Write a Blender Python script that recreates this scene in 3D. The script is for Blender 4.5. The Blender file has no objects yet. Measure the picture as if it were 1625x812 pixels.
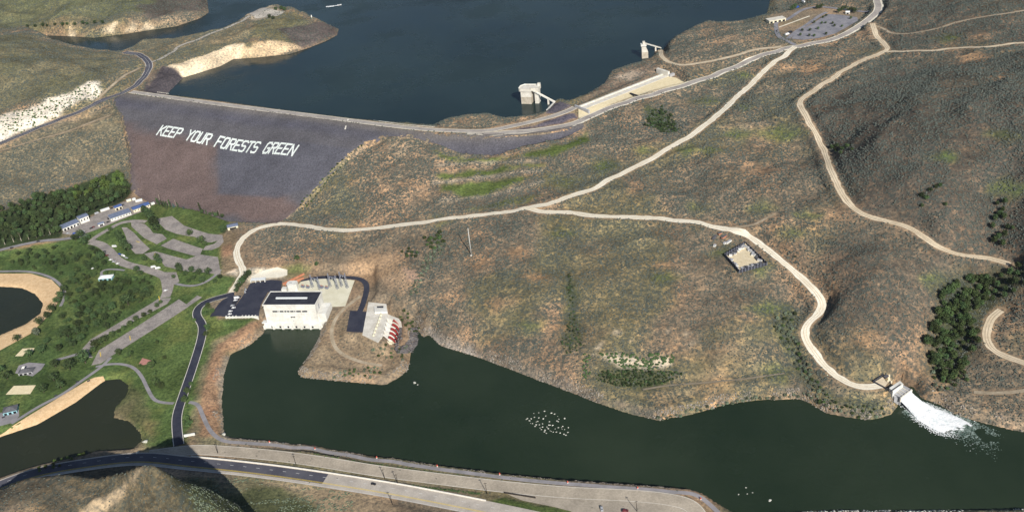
import bpy, bmesh, math, random
import numpy as np
from math import sin, cos, radians, pi, sqrt, atan2, tan
from mathutils import Vector, Matrix
from mathutils.geometry import delaunay_2d_cdt

random.seed(7); RNG = np.random.default_rng(11)
S = bpy.context.scene
COL = S.collection

# ------------------------------------------------------------------ camera
CAM_H, PITCH, ROLL, LENS = 650.0, radians(30.5), radians(6.0), 35.0
FW = np.array([0, cos(PITCH), -sin(PITCH)])
_up0 = np.array([0, sin(PITCH), cos(PITCH)]); _rt0 = np.array([1.0, 0, 0])
RT = cos(ROLL) * _rt0 - sin(ROLL) * _up0
UP = sin(ROLL) * _rt0 + cos(ROLL) * _up0
CP = np.array([0, 0, CAM_H]); FPX = 1625 * LENS / 36
cd = bpy.data.cameras.new('camera'); cam = bpy.data.objects.new('camera', cd); COL.objects.link(cam)
cd.lens = LENS; cd.sensor_width = 36; cd.clip_start = 5; cd.clip_end = 60000
cam.matrix_world = Matrix(((RT[0], UP[0], -FW[0], CP[0]), (RT[1], UP[1], -FW[1], CP[1]), (RT[2], UP[2], -FW[2], CP[2]), (0, 0, 0, 1)))
S.camera = cam
# ------------------------------------------------------------------ light
SUN_EL, SUN_AZ = radians(33.0), radians(163.0)        # azimuth from +Y clockwise: sun stands behind the camera, to the right
W = bpy.data.worlds.new('World'); S.world = W; W.use_nodes = True
nt = W.node_tree; nt.nodes.clear()
sky = nt.nodes.new('ShaderNodeTexSky'); sky.sky_type = 'NISHITA'; sky.sun_disc = False
sky.sun_elevation = SUN_EL; sky.sun_rotation = SUN_AZ; sky.altitude = 900; sky.air_density = 1.0; sky.dust_density = 0.6
bg = nt.nodes.new('ShaderNodeBackground'); bg.inputs[1].default_value = 0.062
wo = nt.nodes.new('ShaderNodeOutputWorld'); nt.links.new(sky.outputs[0], bg.inputs[0]); nt.links.new(bg.outputs[0], wo.inputs[0])
sl = bpy.data.lights.new('sun', 'SUN'); sl.energy = 4.7; sl.angle = radians(0.53); sl.color = (1, .955, .88)
so = bpy.data.objects.new('sun', sl); COL.objects.link(so); so.location = (300, -400, 900)
sd = Vector((sin(SUN_AZ) * cos(SUN_EL), cos(SUN_AZ) * cos(SUN_EL), sin(SUN_EL)))
so.rotation_euler = sd.to_track_quat('Z', 'Y').to_euler()
S.view_settings.view_transform = 'Standard'; S.view_settings.look = 'None'
S.view_settings.exposure = 0.25; S.view_settings.gamma = 1.0; S.view_settings.use_curve_mapping = False

# ------------------------------------------------------------------ helpers: pixels of the photo to points of the place
def rayd(px, py):
    px = np.asarray(px, float); py = np.asarray(py, float)
    return FW * FPX + np.multiply.outer(px - 812.5, RT) - np.multiply.outer(py - 406, UP)
def atz(px, py, z):
    d = rayd(px, py); t = (np.asarray(z, float) - CAM_H) / d[..., 2]
    return CP + d * t[..., None]
def proj(P):
    v = np.asarray(P, float) - CP; k = FPX / (v @ FW)
    return 812.5 + k * (v @ RT), 406 - k * (v @ UP)
def hash2(ix, iy, s):
    h = (ix.astype(np.int64) * 374761393 + iy.astype(np.int64) * 668265263 + s * 1442695041) & 0xffffffff
    h = ((h ^ (h >> 13)) * 1274126177) & 0xffffffff
    return ((h ^ (h >> 16)) & 0xffffff) / float(0xffffff)
def vnoise(x, y, s=0):
    x0 = np.floor(x); y0 = np.floor(y); fx = x - x0; fy = y - y0
    fx = fx * fx * (3 - 2 * fx); fy = fy * fy * (3 - 2 * fy)
    a = hash2(x0, y0, s); b = hash2(x0 + 1, y0, s); c = hash2(x0, y0 + 1, s); d = hash2(x0 + 1, y0 + 1, s)
    return (a * (1 - fx) + b * fx) * (1 - fy) + (c * (1 - fx) + d * fx) * fy
def fbm(x, y, scale, octv=4, s=0):
    r = 0; a = 1; t = 0
    for i in range(octv):
        r = r + a * vnoise(x / scale + 17.3 * i, y / scale - 9.1 * i, s + i); t += a; a *= .5; scale *= .5
    return r / t
def sstep(a, b, v):
    t = np.clip((v - a) / (b - a), 0, 1); return t * t * (3 - 2 * t)
def segdist(x, y, pl, closed=False, extra=None):
    """distance to polyline pl (n,2) and the interpolated value of extra at the nearest point"""
    best = np.full(x.shape, 1e9); ev = np.zeros(x.shape)
    n = len(pl); m = n if closed else n - 1
    for i in range(m):
        a = pl[i]; b = pl[(i + 1) % n]; d = b - a; L = max(d @ d, 1e-9)
        t = np.clip(((x - a[0]) * d[0] + (y - a[1]) * d[1]) / L, 0, 1)
        q = np.hypot(x - a[0] - t * d[0], y - a[1] - t * d[1])
        k = q < best; best = np.where(k, q, best)
        if extra is not None: ev = np.where(k, extra[i] * (1 - t) + extra[(i + 1) % n] * t, ev)
    return (best, ev) if extra is not None else best
def inside(x, y, pl):
    r = np.zeros(x.shape, bool); n = len(pl)
    for i in range(n):
        x1, y1 = pl[i][:2]; x2, y2 = pl[(i + 1) % n][:2]
        if y1 == y2: continue
        c = ((y1 > y) != (y2 > y)) & (x < (x2 - x1) * (y - y1) / (y2 - y1) + x1)
        r ^= c
    return r
def smooth_px(pts, k=6):
    P = np.array(pts, float); Q = [P[0]]
    for i in range(len(P) - 1):
        p0 = P[max(i - 1, 0)]; p1 = P[i]; p2 = P[i + 1]; p3 = P[min(i + 2, len(P) - 1)]
        for j in range(1, k + 1):
            t = j / k
            Q.append(.5 * ((2 * p1) + (-p0 + p2) * t + (2 * p0 - 5 * p1 + 4 * p2 - p3) * t * t + (-p0 + 3 * p1 - 3 * p2 + p3) * t ** 3))
    return np.array(Q)

# ------------------------------------------------------------------ heights of the ground (photo pixel, metres above the river)
CTRL = [
 (0,228,55),(60,203,60),(120,180,66),(170,157,73),(205,144,79),(235,110,82),(225,90,84),(200,83,86),
 (0,260,35),(100,230,45),(180,200,55),(0,325,14),(100,295,14),(190,270,16),(180,180,66),(50,290,22),
 (0,190,75),(60,165,84),(130,140,88),(160,130,88),(100,100,108),(0,100,120),(0,60,125),(30,56,108),(100,67,92),(150,74,84),(185,83,82),(60,130,100),
 (200,20,95),(100,20,100),(0,10,110),(0,42,90),(290,12,82),(240,5,92),(60,35,82),(150,35,80),(0,-60,150),(200,-60,150),
 (245,88,86),(300,65,88),(340,50,88),(400,25,88),(430,22,88),(385,55,92),(440,50,90),(480,50,82),(505,58,74),(330,78,84),(270,100,82),(225,118,80),(250,125,76),
 (600,222,72),(560,250,58),(520,284,42),(485,328,22),(450,350,15),
 (650,228,71),(700,240,66),(760,255,62),(830,250,66),(900,232,69),(935,212,73),(800,270,58),(750,300,50),(640,260,62),(620,300,50),(560,320,38),(500,345,24),(700,320,48),(880,290,60),
 (383,440,12),(376,395,13),(410,362,16),(500,360,24),(550,366,28),(620,360,35),(700,348,43),(780,340,51),(850,328,58),(930,303,64),(1000,270,70),(1080,225,76),(1130,190,80),(1180,145,85),(1220,105,88),(1250,84,91),
 (930,341,60),(1000,345,61),(1080,350,60),(1150,362,57),(1190,378,54),(1230,405,50),(1270,440,42),(1300,475,34),(1280,515,26),(1278,535,22),(1300,570,16),(1330,600,12),(1365,615,10),(1400,614,10),
 (748,405,40),(700,430,32),(640,470,22),(700,500,20),(690,522,11),(800,450,38),(800,530,18),(850,580,9),(870,480,38),(905,430,40),(908,500,26),(950,450,44),(1000,500,36),(960,545,26),(1050,545,26),(1000,575,15),(1050,600,11),(1000,630,7),(1100,550,26),(1100,450,46),(1200,500,38),(1200,570,20),(1200,612,8),(1100,630,7),(1280,612,9),(1235,500,30),(1255,540,20),(1270,570,12),
 (1150,420,50),(1000,400,52),(700,390,38),(850,380,50),
 (1330,480,48),(1350,540,36),(1400,560,28),(1450,590,14),(1350,420,64),(1450,450,60),(1500,500,32),(1450,520,42),(1560,450,36),(1500,600,7),(1530,560,14),(1600,432,52),(1585,493,30),(1565,535,24),(1600,572,22),(1615,650,8),(1560,640,8),(1590,610,14),(1490,550,16),
 (1395,65,98),(1408,82,100),(1360,100,99),(1310,132,98),(1268,163,95),(1285,195,92),(1305,235,88),(1325,285,84),(1348,325,80),(1380,345,78),(1440,360,76),(1490,392,70),(1530,405,66),
 (1450,200,130),(1500,150,134),(1600,200,140),(1450,280,112),(1550,300,106),(1600,360,78),(1500,350,90),(1400,150,114),(1480,80,108),(1625,70,122),(1550,20,130),(1625,10,140),(1450,20,115),(1700,300,130),(1700,100,150),(1700,500,50),
 (1100,300,70),(1200,250,82),(1200,300,74),(1250,350,68),(1300,380,64),(1150,270,78),(1230,180,88),(1290,110,93),(1240,220,85),
 (1000,160,77),(1050,143,80),(1130,118,83),(1200,92,87),(1300,66,93),(1350,50,95),(1395,10,98),(950,200,73),(1050,190,74),(980,190,74),
 (1150,60,95),(1100,70,86),(1200,50,90),(1090,103,82),(1140,95,85),(1052,90,80),(1300,42,92),(1250,45,90),(1225,28,80),(1300,10,86),(1250,5,72),(1000,120,71),(930,165,71),
 (370,490,10),(400,470,10),(470,460,12),(530,460,12),(540,520,8),(560,560,5),(620,590,3),(583,455,14),(565,500,12),(600,480,16),(625,510,9),(600,420,24),(640,440,27),(540,400,22),(480,400,17),(650,400,33),(430,400,15),
 (300,500,7),(250,550,6),(300,600,6),(150,450,7),(100,400,8),(250,400,8),(330,400,9),(350,360,11),(150,520,5),(50,600,5),(120,560,5),(200,460,7),(60,420,6),(-60,420,8),(-60,620,5),(200,350,9),(285,640,6),(240,650,4),(340,600,6),(330,670,5),
 (365,702,5),(450,708,5),(550,724,5),(650,739,5),(750,753,5),(850,766,5),(950,774,5),(1050,780,5),
 (350,716,8),(500,731,8),(600,747,8),(700,760,8),(800,772,8),(900,781,8),(1000,786,8),(1080,798,7),
 (60,750,10),(130,738,10),(220,727,10),(300,735,10),(380,742,10),(460,752,10),(540,764,10),(620,778,10),(700,793,10),(780,808,10),(860,825,10),
 (400,790,13),(350,812,14),(480,800,12),(560,800,11),(400,870,26),(700,850,18),(1000,850,12),(1150,830,4),
]
FAR = [(-2600,3600,190),(-900,3600,170),(700,3600,150),(2400,3400,210),(-2600,1800,190),(-2600,700,170),(2600,1800,230),(2400,700,120),(-1400,200,140),(1500,200,110),(0,-200,150),(-1000,-400,180),(1000,-400,180),
       (-900,850,10),(-800,1250,30),(1300,1300,150),(1150,900,40),(1000,560,12)]
W0 = atz([c[0] for c in CTRL], [c[1] for c in CTRL], [c[2] for c in CTRL])
PTS = np.vstack([W0, np.array(FAR, float)])
_s = 500.0
def _phi(d): return np.sqrt((d / _s) ** 2 + (25 / _s) ** 2)
_A = _phi(np.hypot(PTS[:, 0:1] - PTS[:, 0], PTS[:, 1:2] - PTS[:, 1])) - 0.006 * np.eye(len(PTS))
_Pm = np.c_[np.ones(len(PTS)), PTS[:, 0] / _s, PTS[:, 1] / _s]
_K = np.block([[_A, _Pm], [_Pm.T, np.zeros((3, 3))]])
_w = np.linalg.solve(_K, np.r_[PTS[:, 2], 0, 0, 0])
def rbf(x, y):
    z = _w[-3] + _w[-2] * x / _s + _w[-1] * y / _s
    for i in range(len(PTS)): z = z + _w[i] * _phi(np.hypot(x - PTS[i, 0], y - PTS[i, 1]))
    return z

def axis(a, b, st, lo, hi, g=1.22):
    core = list(np.arange(a, b + .1, st)); s = st; v = core[-1]
    while v < hi: s *= g; v += s; core.append(v)
    s = st; v = core[0]; pre = []
    while v > lo: s *= g; v -= s; pre.append(v)
    return np.array(pre[::-1] + core)
GX = axis(-1300, 1130, 3.0, -24000, 24000); GY = axis(500, 2440, 3.0, -9000, 30000)
X, Y = np.meshgrid(GX, GY)
Z = rbf(np.clip(X, -3200, 3200), np.clip(Y, -900, 4300))
Z = np.clip(Z, -5, 260)

# hills beyond the control points and gullies on the open slopes
wild = np.ones(X.shape)
def wpoly(px): # polygon from (px,py) or (px,py,z)
    P = np.array([(p[0], p[1], p[2] if len(p) > 2 else np.nan) for p in px], float)
    return P
def polyz(px, z):
    a = np.array([(p[0], p[1], p[2] if len(p) > 2 else z) for p in px], float)
    return atz(a[:, 0], a[:, 1], a[:, 2])
PARKPX = [(-80,392),(100,378),(150,335),(205,310),(250,322),(362,348),(375,440),(330,480),(430,512),(350,560),(345,700),(215,730),(-80,790)]
_p = polyz(PARKPX, 7); _in = inside(X, Y, _p); _d = segdist(X, Y, _p[:, :2], True)
wild = np.where(_in, 0, sstep(0, 60, _d))
_p = polyz([(360,430),(600,430),(600,500),(640,520),(640,590),(440,600),(350,520)], 10); _in = inside(X, Y, _p); _d = segdist(X, Y, _p[:, :2], True)
wild = np.minimum(wild, np.where(_in, 0.1, sstep(0, 50, _d)))
_p = polyz([(280,695),(1150,770),(1150,860),(560,860),(260,760)], 8); _in = inside(X, Y, _p); _d = segdist(X, Y, _p[:, :2], True)
wild = np.minimum(wild, np.where(_in, 0.05, sstep(0, 40, _d)))
warp = (fbm(X, Y, 260, 3, 40) - .5) * 160
ridged = 1 - np.abs(fbm(X + warp, Y - warp, 190, 4, 3) * 2 - 1) * 2
far = np.clip((np.hypot(X, Y - 1400) - 1500) / 1500, 0, 1)
hz = np.clip((Z - 8) / 60, 0, 1) * wild
Z = Z + hz * ((ridged - .55) * 7 + (fbm(X, Y, 60, 3, 9) - .5) * 5) + far * (fbm(X, Y, 1400, 5, 21) - .35) * 160 * wild
_r2 = 1 - np.abs(fbm(X + warp * .4, Y + warp * .3, 62, 3, 88) * 2 - 1) * 2.2
Z = Z + hz * (_r2 - .5) * 3.2 + wild * (fbm(X, Y, 22, 3, 77) - .5) * 2.6

def bbox_idx(P, R):
    i0 = np.searchsorted(GX, P[:, 0].min() - R); i1 = np.searchsorted(GX, P[:, 0].max() + R)
    j0 = np.searchsorted(GY, P[:, 1].min() - R); j1 = np.searchsorted(GY, P[:, 1].max() + R)
    return slice(max(j0 - 1, 0), j1 + 1), slice(max(i0 - 1, 0), i1 + 1)
def stamp_ridge(px, slope, R):
    P = polyz(px, 0); sj, si = bbox_idx(P, R)
    d, e = segdist(X[sj, si], Y[sj, si], P[:, :2], False, P[:, 2])
    k = slope * (1 + .35 * (fbm(X[sj, si], Y[sj, si], 30, 3, 5) - .5))
    Z[sj, si] = np.maximum(Z[sj, si], e - k * d)
def stamp_ruled(Apx, Bpx):
    A = polyz(Apx, 0); B = polyz(Bpx, 0); P = np.vstack([A, B[::-1]]); sj, si = bbox_idx(P, 5)
    x = X[sj, si]; y = Y[sj, si]; m = inside(x, y, P)
    da, ea = segdist(x, y, A[:, :2], False, A[:, 2]); db, eb = segdist(x, y, B[:, :2], False, B[:, 2])
    z = (ea * db + eb * da) / (da + db + 1e-6)
    Z[sj, si] = np.where(m, z, Z[sj, si]); return P
def stamp_flat(px, z, R=12, mode='flat'):
    P = polyz(px, z); sj, si = bbox_idx(P, R); x = X[sj, si]; y = Y[sj, si]
    m = inside(x, y, P); d = segdist(x, y, P[:, :2], True); w = np.where(m, 0, np.clip(d / R, 0, 1)); w = w * w * (3 - 2 * w)
    Z[sj, si] = z * (1 - w) + Z[sj, si] * w
    wild[sj, si] = np.where(m, 0, wild[sj, si])

# near hill in the lower left corner
HILLPX = [(-60,800,80),(0,776,96),(60,755,108),(110,752,112),(150,758,114),(195,748,128),(218,738,140),(240,736,146),(254,762,126),(271,790,98),(288,816,70),(292,860,36),(300,960,60),(150,1000,120),(-60,900,120)]
P_ = polyz(HILLPX, 0); sj, si = bbox_idx(P_, 120); x_ = X[sj, si]; y_ = Y[sj, si]
c_ = np.array([(*p,) for p in atz([150,60,210,100,0,200,160,250], [790,780,770,830,830,820,860,900], [118,112,122,132,110,104,90,96])])
q_ = np.vstack([P_, c_]); d2 = np.stack([1 / (np.hypot(x_ - q[0], y_ - q[1]) + 3) ** 2.2 for q in q_]); zi = (d2 * q_[:, 2][:, None, None]).sum(0) / d2.sum(0)
m_ = inside(x_, y_, P_)
zi = zi + (fbm(x_, y_, 35, 3, 8) - .5) * 5
Z[sj, si] = np.where(m_, zi, Z[sj, si])
stamp_ridge(HILLPX[:8], 1.7, 150); stamp_ridge(HILLPX[7:12], 3.2, 80)
stamp_ridge([(30,56,108),(100,66,92),(150,73,84),(185,82,82)], 0.8, 60)

# the dam
CREST = [(196,147,79),(215,151,78),(300,161,78),(400,174,78),(480,184,78),(560,195,78),(640,206,78),(700,212,78),(760,214,77.5),(830,211,76.5),(893,203,75),(925,196,74)]
TOE = [(178,158,74),(190,180,66),(203,235,42),(205,300,15),(240,322,11),(310,335,11),(362,352,12),(440,357,14),(480,326,24),(515,285,42),(550,250,57),(580,228,68),(610,217,73.5),(650,216,75),(690,228,68),(735,246,60),(785,248,59),(840,241,62),(890,225,67),(928,202,73)]
DAMP = stamp_ruled(CREST, TOE)
sj, si = bbox_idx(DAMP, 5); _m = inside(X[sj, si], Y[sj, si], DAMP); _o = Z[sj, si].copy()
_e = segdist(X[sj, si], Y[sj, si], DAMP[:, :2], True); _q = _o.copy()
for _i in range(60):
    _b = (np.roll(_q, 2, 0) + np.roll(_q, -2, 0) + np.roll(_q, 2, 1) + np.roll(_q, -2, 1) + _q) / 5; _q = np.where(_m & (_e > 6), _b, _q)
Z[sj, si] = _q
# crest bench: flat band between the two lines of the road
stamp_flat([(210,142),(250,147),(330,158),(480,178),(560,188),(690,201),(770,203),(850,186),(872,175),(880,163),(888,161),(914,167),(916,186),(893,203),(830,211),(760,214),(640,206),(480,184),(300,161),(196,147)], 78, 10)
# right-hand crest, lower road is a step down
stamp_flat([(800,210),(850,206),(900,198),(925,189),(928,196),(893,204),(830,212),(800,213)], 75, 5)
# spillway weir, yards and terraces
stamp_flat([(918,189),(916,167),(1052,113),(1070,118),(1085,133),(1040,143),(980,160)], 74, 14)
stamp_flat([(1150,404),(1183,383),(1220,421),(1172,436)], 50, 14)
stamp_flat([(340,508),(352,470),(395,437),(440,430),(590,436),(590,470),(560,495),(512,500),(503,508)], 10, 10)
stamp_flat([(552,490),(584,490),(580,530),(547,528)], 11, 8)
stamp_flat([(582,478),(616,480),(608,548),(573,532)], 12, 6)
stamp_flat([(608,505),(640,512),(632,550),(604,542)], -2, 4)
stamp_flat([(1386,608),(1405,595),(1425,603),(1412,618)], 10, 8)
stamp_flat([(1409,618),(1428,602),(1449,617),(1428,634)], -1, 4)
stamp_flat([(1215,26),(1290,10),(1375,18),(1345,48),(1300,64),(1260,66),(1235,50)], 90, 40)
stamp_flat([(95,375),(98,350),(190,318),(225,310),(245,322),(240,335),(160,368)], 10, 14)

# water bodies: (name, level, outline, steepness of the banks, width of the bank)
RESPX = [(262,152),(350,161),(450,175),(560,189),(640,197),(688,199),(700,192),(730,185),(772,180),(800,187),(845,184),(866,177.5),(874,170),(877,162),(886,158),(903,160),(935,148),(960,132),(972,112),(1000,103),(1022,98),(1042,90),(1052,76),(1070,63),(1090,50),(1122,37),(1160,41),(1195,35),(1217,22),(1221,8),(1222,0),(1215,-60),(1000,-140),(600,-160),(300,-120),(326,-20),(331,20),(318,29),(280,42),(230,49),(200,54),(150,60),(100,57),(60,56),(105,80),(150,84),(190,86),(232,70),(300,65),(350,57),(372,46),(384,34),(410,25),(450,20),(482,24),(502,33),(522,40),(537,46),(535,56),(518,65),(490,76),(460,86),(400,92),(370,94),(350,105),(312,117),(291,123)]
RIVPX = [(365,694),(355,690),(351,640),(355,592),(366,562),(398,546),(418,528),(421,514),(512,514),(508,535),(490,565),(472,590),(480,598),(530,603),(575,607),(612,610),(630,600),(646,588),(652,560),(661,541),(655,512),(672,534),(682,531),(700,548),(750,563),(800,581),(850,601),(900,619),(950,639),(1000,656),(1045,666),(1100,656),(1150,641),(1200,634),(1270,632),(1290,641),(1312,655),(1345,661),(1382,665),(1412,658),(1426,640),(1430,625),(1448,614),(1465,632),(1492,641),(1520,658),(1560,670),(1600,680),(1625,684),(1760,700),(1800,830),(1625,808),(1450,811),(1300,810),(1200,817),(1160,812),(1135,797),(1120,789),(1090,777),(1000,771),(900,764),(800,755),(700,742),(600,728),(500,714),(430,702)]
LAGPX = [(-90,452),(0,454),(35,456),(57,466),(70,482),(65,497),(42,514),(0,532),(-90,570)]
PONDPX = [(-90,740),(0,692),(60,672),(120,637),(165,603),(190,601),(205,612),(200,628),(184,645),(180,662),(205,668),(222,685),(226,698),(210,712),(150,716),(110,730),(70,742),(45,752),(0,762),(-90,800)]
def carve(px, L, slope, R, bank, dmax=9):
    P = polyz(px, L); sj, si = bbox_idx(P, 120); x = X[sj, si]; y = Y[sj, si]
    nz = (fbm(x, y, 14, 3, 31) - .5) * 7
    m = inside(x, y, P); d = segdist(x, y, P[:, :2], True)
    zin = L - np.clip(.35 * d + .3, .3, dmax)
    e = np.clip(d + nz * np.clip(d / 6, 0, 1), 0, None)
    zl = L + .5 + bank * e; w = sstep(0, R, e)
    zout = np.maximum(zl * (1 - w) + Z[sj, si] * w, L + .4 + .12 * np.minimum(e, 20))
    Z[sj, si] = np.where(m, zin, np.where(d < R, zout, np.maximum(Z[sj, si], L + .4) if False else Z[sj, si]))
    return P
RESW = carve(RESPX, 66, .3, 26, .4)
RIVW = carve(RIVPX, 0, .3, 20, .75)
LAGW = carve(LAGPX, 3, .3, 10, .12, 4)
PONW = carve(PONDPX, 1.5, .3, 12, .2, 4)
stamp_flat([(1409,618),(1428,602),(1449,617),(1428,634)], -1, 3)
WSH = {}

def zat(x, y):
    x = np.asarray(x, float); y = np.asarray(y, float)
    i = np.clip(np.searchsorted(GX, x) - 1, 0, len(GX) - 2); j = np.clip(np.searchsorted(GY, y) - 1, 0, len(GY) - 2)
    fx = (x - GX[i]) / (GX[i + 1] - GX[i]); fy = (y - GY[j]) / (GY[j + 1] - GY[j])
    return (Z[j, i] * (1 - fx) + Z[j, i + 1] * fx) * (1 - fy) + (Z[j + 1, i] * (1 - fx) + Z[j + 1, i + 1] * fx) * fy
def at(px, py):
    """the point of the ground seen at a pixel of the photo"""
    px = np.atleast_1d(np.asarray(px, float)); py = np.atleast_1d(np.asarray(py, float))
    d = rayd(px, py); t0 = (170 - CAM_H) / d[:, 2]; t1 = (-6 - CAM_H) / d[:, 2]
    n = 260; hit = t1.copy(); prev = t0.copy(); done = np.zeros(len(px), bool)
    for k in range(1, n + 1):
        t = t0 + (t1 - t0) * k / n; p = CP + d * t[:, None]
        under = (p[:, 2] < zat(p[:, 0], p[:, 1])) & ~done
        lo = prev.copy(); hi = t.copy()
        if under.any():
            for _ in range(14):
                mid = (lo + hi) / 2; q = CP + d * mid[:, None]; u = q[:, 2] < zat(q[:, 0], q[:, 1])
                hi = np.where(u, mid, hi); lo = np.where(u, lo, mid)
            hit = np.where(under, hi, hit); done |= under
        prev = t
        if done.all(): break
    p = CP + d * hit[:, None]; return p
def at1(px, py): return at([px], [py])[0]

# ------------------------------------------------------------------ roads: levelled into the ground first, built as meshes later
ROADS = []
def road(name, px, w, matname, zoff=.3, smooth=10, cut=None, wob=.0, blend=9, z=None):
    q = smooth_px(px); P = at(q[:, 0], q[:, 1]) if z is None else atz(q[:, 0], q[:, 1], z)
    seg = np.r_[0, np.cumsum(np.hypot(*np.diff(P[:, :2], axis=0).T))]; n = max(int(seg[-1] / 3.5), 3); s = np.linspace(0, seg[-1], n)
    x = np.interp(s, seg, P[:, 0]); y = np.interp(s, seg, P[:, 1]); z_ = np.interp(s, seg, P[:, 2])
    k = min(smooth, n // 2)
    if k > 1:
        def sm(v, k): 
            ker = np.ones(2 * k + 1) / (2 * k + 1); vp = np.r_[2 * v[0] - v[1:k + 1][::-1], v, 2 * v[-1] - v[-k - 1:-1][::-1]]; return np.convolve(vp, ker, 'valid')
        z_ = sm(z_, k); kk = min(2, k); x = sm(x, kk); y = sm(y, kk)
    C = np.c_[x, y, z_]
    sj, si = bbox_idx(C, w / 2 + blend + 2); xx = X[sj, si]; yy = Y[sj, si]
    d = np.full(xx.shape, 1e9); e = np.zeros(xx.shape)
    for a in range(0, n, 24):       # in pieces, each only round itself
        c = C[a:a + 26]
        if len(c) < 2: continue
        mi = (xx[0] > c[:, 0].min() - 30) & (xx[0] < c[:, 0].max() + 30); mj = (yy[:, 0] > c[:, 1].min() - 30) & (yy[:, 0] < c[:, 1].max() + 30)
        ix = np.ix_(mj, mi)
        if not mi.any() or not mj.any(): continue
        dd, ee = segdist(xx[ix], yy[ix], c[:, :2], False, c[:, 2]); kx = dd < d[ix]
        d[ix] = np.where(kx, dd, d[ix]); e[ix] = np.where(kx, ee, e[ix])
    t = sstep(w / 2 + 3, w / 2 + 3 + blend, d)
    Z[sj, si] = np.where(d < w / 2 + 3 + blend, e * (1 - t) + Z[sj, si] * t, Z[sj, si])
    ROADS.append((name, C, w, matname, zoff, wob)); return C
CREAM, ASPH, GREYR, TANR = 'gravel_cream', 'asphalt_new', 'asphalt_pale', 'dirt_track'
HWY = road('highway', [(-60,800),(0,771),(60,751),(130,738),(220,728),(300,735),(380,743),(460,753),(540,765),(620,778),(700,793),(780,809),(860,826)], 19, 'asphalt_pale', .45, 20, z=10)
FRO = road('frontage_road', [(235,722),(300,714),(350,715),(430,722),(500,731),(600,747),(700,760),(800,772),(900,781),(1000,786),(1060,792),(1098,803),(1115,830)], 15, 'asphalt_tan', .35, 16, z=8, blend=5)
road('shore_path', [(300,638),(314,641),(322,660),(335,685),(350,697),(365,701),(450,707),(550,722),(650,737),(750,751),(850,763),(950,771),(1050,778),(1095,783),(1125,798),(1142,815)], 4.5, 'asphalt_grey', .3, 8, blend=3)
CR1 = road('dam_crest_road', [(208,146),(250,152),(330,163),(400,172),(480,182),(560,192),(640,202),(700,207),(770,208),(810,201),(850,192),(886,182),(914,170)], 9, 'asphalt_crest', .5, 6, blend=1)
road('lower_road', [(740,210),(800,211),(850,207),(900,199),(925,190),(950,179),(980,167.5),(1010,157),(1050,145.5),(1090,134),(1130,121),(1170,105),(1200,92),(1240,79),(1280,71),(1320,63),(1350,50),(1380,30),(1394,12),(1386,-12)], 10, 'asphalt_crest', .4, 8)
road('west_highway', [(-60,250),(0,228),(60,203),(120,180),(170,157),(205,142),(225,127),(236,110),(235,98),(222,88),(198,83)], 13, 'asphalt_dark', .4, 8)
road('west_track', [(0,240),(60,222),(110,208),(150,192),(175,183)], 3.5, TANR, .3)
road('west_pullout', [(155,158),(170,140),(195,122),(222,108)], 6, TANR, .35)
road('promontory_road', [(236,100),(262,90),(290,72),(320,60),(350,48),(380,36),(400,25),(440,20)], 7, 'gravel_grey', .35)
road('main_gravel_road', [(368,464),(380,446),(386,430),(378,412),(376,396),(388,376),(410,362),(450,356),(500,361),(550,366),(620,360),(700,348),(780,340),(850,328),(930,303),(1000,270),(1080,225),(1130,190),(1180,145),(1220,107),(1250,84),(1262,74)], 8.8, CREAM, .4, 12, wob=.5)
road('outlet_gravel_road', [(838,331),(880,337),(930,341),(1000,345),(1080,350),(1150,362),(1190,378),(1230,405),(1270,440),(1300,472),(1304,490),(1282,513),(1277,535),(1300,570),(1330,600),(1365,615),(1402,611)], 8.8, 'gravel_cream', .35, 12, wob=.6)
road('ridge_gravel_road', [(1384,38),(1392,60),(1408,80),(1360,100),(1310,132),(1275,156),(1270,168),(1285,195),(1305,235),(1325,285),(1348,325),(1380,345),(1440,360),(1490,392),(1530,405),(1602,420)], 8, 'gravel_ochre', .4, 8, wob=.6)
road('upper_track', [(1408,83),(1480,80),(1550,75),(1660,66)], 6, 'gravel_ochre', .35, 8, wob=.4)
road('faint_track', [(1388,42),(1402,46),(1418,54),(1460,52),(1540,31),(1650,13)], 4.5, TANR, .3, 8)
road('east_track', [(1588,492),(1571,508),(1565,535),(1580,560),(1650,583)], 8, 'gravel_ochre', .35, 8, wob=.5)
road('east_turnout', [(1545,622),(1590,624),(1650,616)], 5, TANR, .3)
road('tower_road', [(1047,77),(1051,90),(1062,100),(1095,103),(1140,95),(1190,82),(1240,74)], 7, 'gravel_ochre', .4, 8)
road('foot_track', [(1140,450-88),(1190,362),(1212,348),(1228,340)], 3, TANR, .3)
road('bench_track', [(1020,618),(1060,611),(1120,607),(1200,598),(1245,592)], 2.6, 'dirt_faint', .3)
PHR = road('powerhouse_drive', [(284,706),(281,680),(282,655),(296,612),(310,570),(320,535),(321,515),(312,500),(318,485),(340,474),(372,466)], 11, ASPH, .4, 8)
GRD = road('gate_drive', [(478,447),(500,441),(530,440),(568,442),(582,453),(577,480),(569,498)], 7, ASPH, .4, 5)
road('peninsula_track', [(572,470),(556,482),(538,498),(527,520),(529,545),(545,563),(580,576),(606,580)], 4.5, TANR, .35, 6)
road('park_entry_road', [(-40,408),(20,392),(60,384),(110,378),(140,373)], 7, 'asphalt_grey', .35)
road('park_loop_road', [(143,384),(155,374),(172,364),(190,354),(210,351),(232,352)], 8, 'asphalt_lot', .3)
road('park_lane', [(144,384),(160,388),(174,399),(187,413),(205,421),(230,427),(256,436),(268,446),(266,462),(262,472)], 13, 'asphalt_lot', .35)
road('park_foot_path', [(152,582),(180,577),(208,581),(224,596),(236,620),(248,637),(276,640)], 4, 'asphalt_grey', .35, blend=3)
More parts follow.
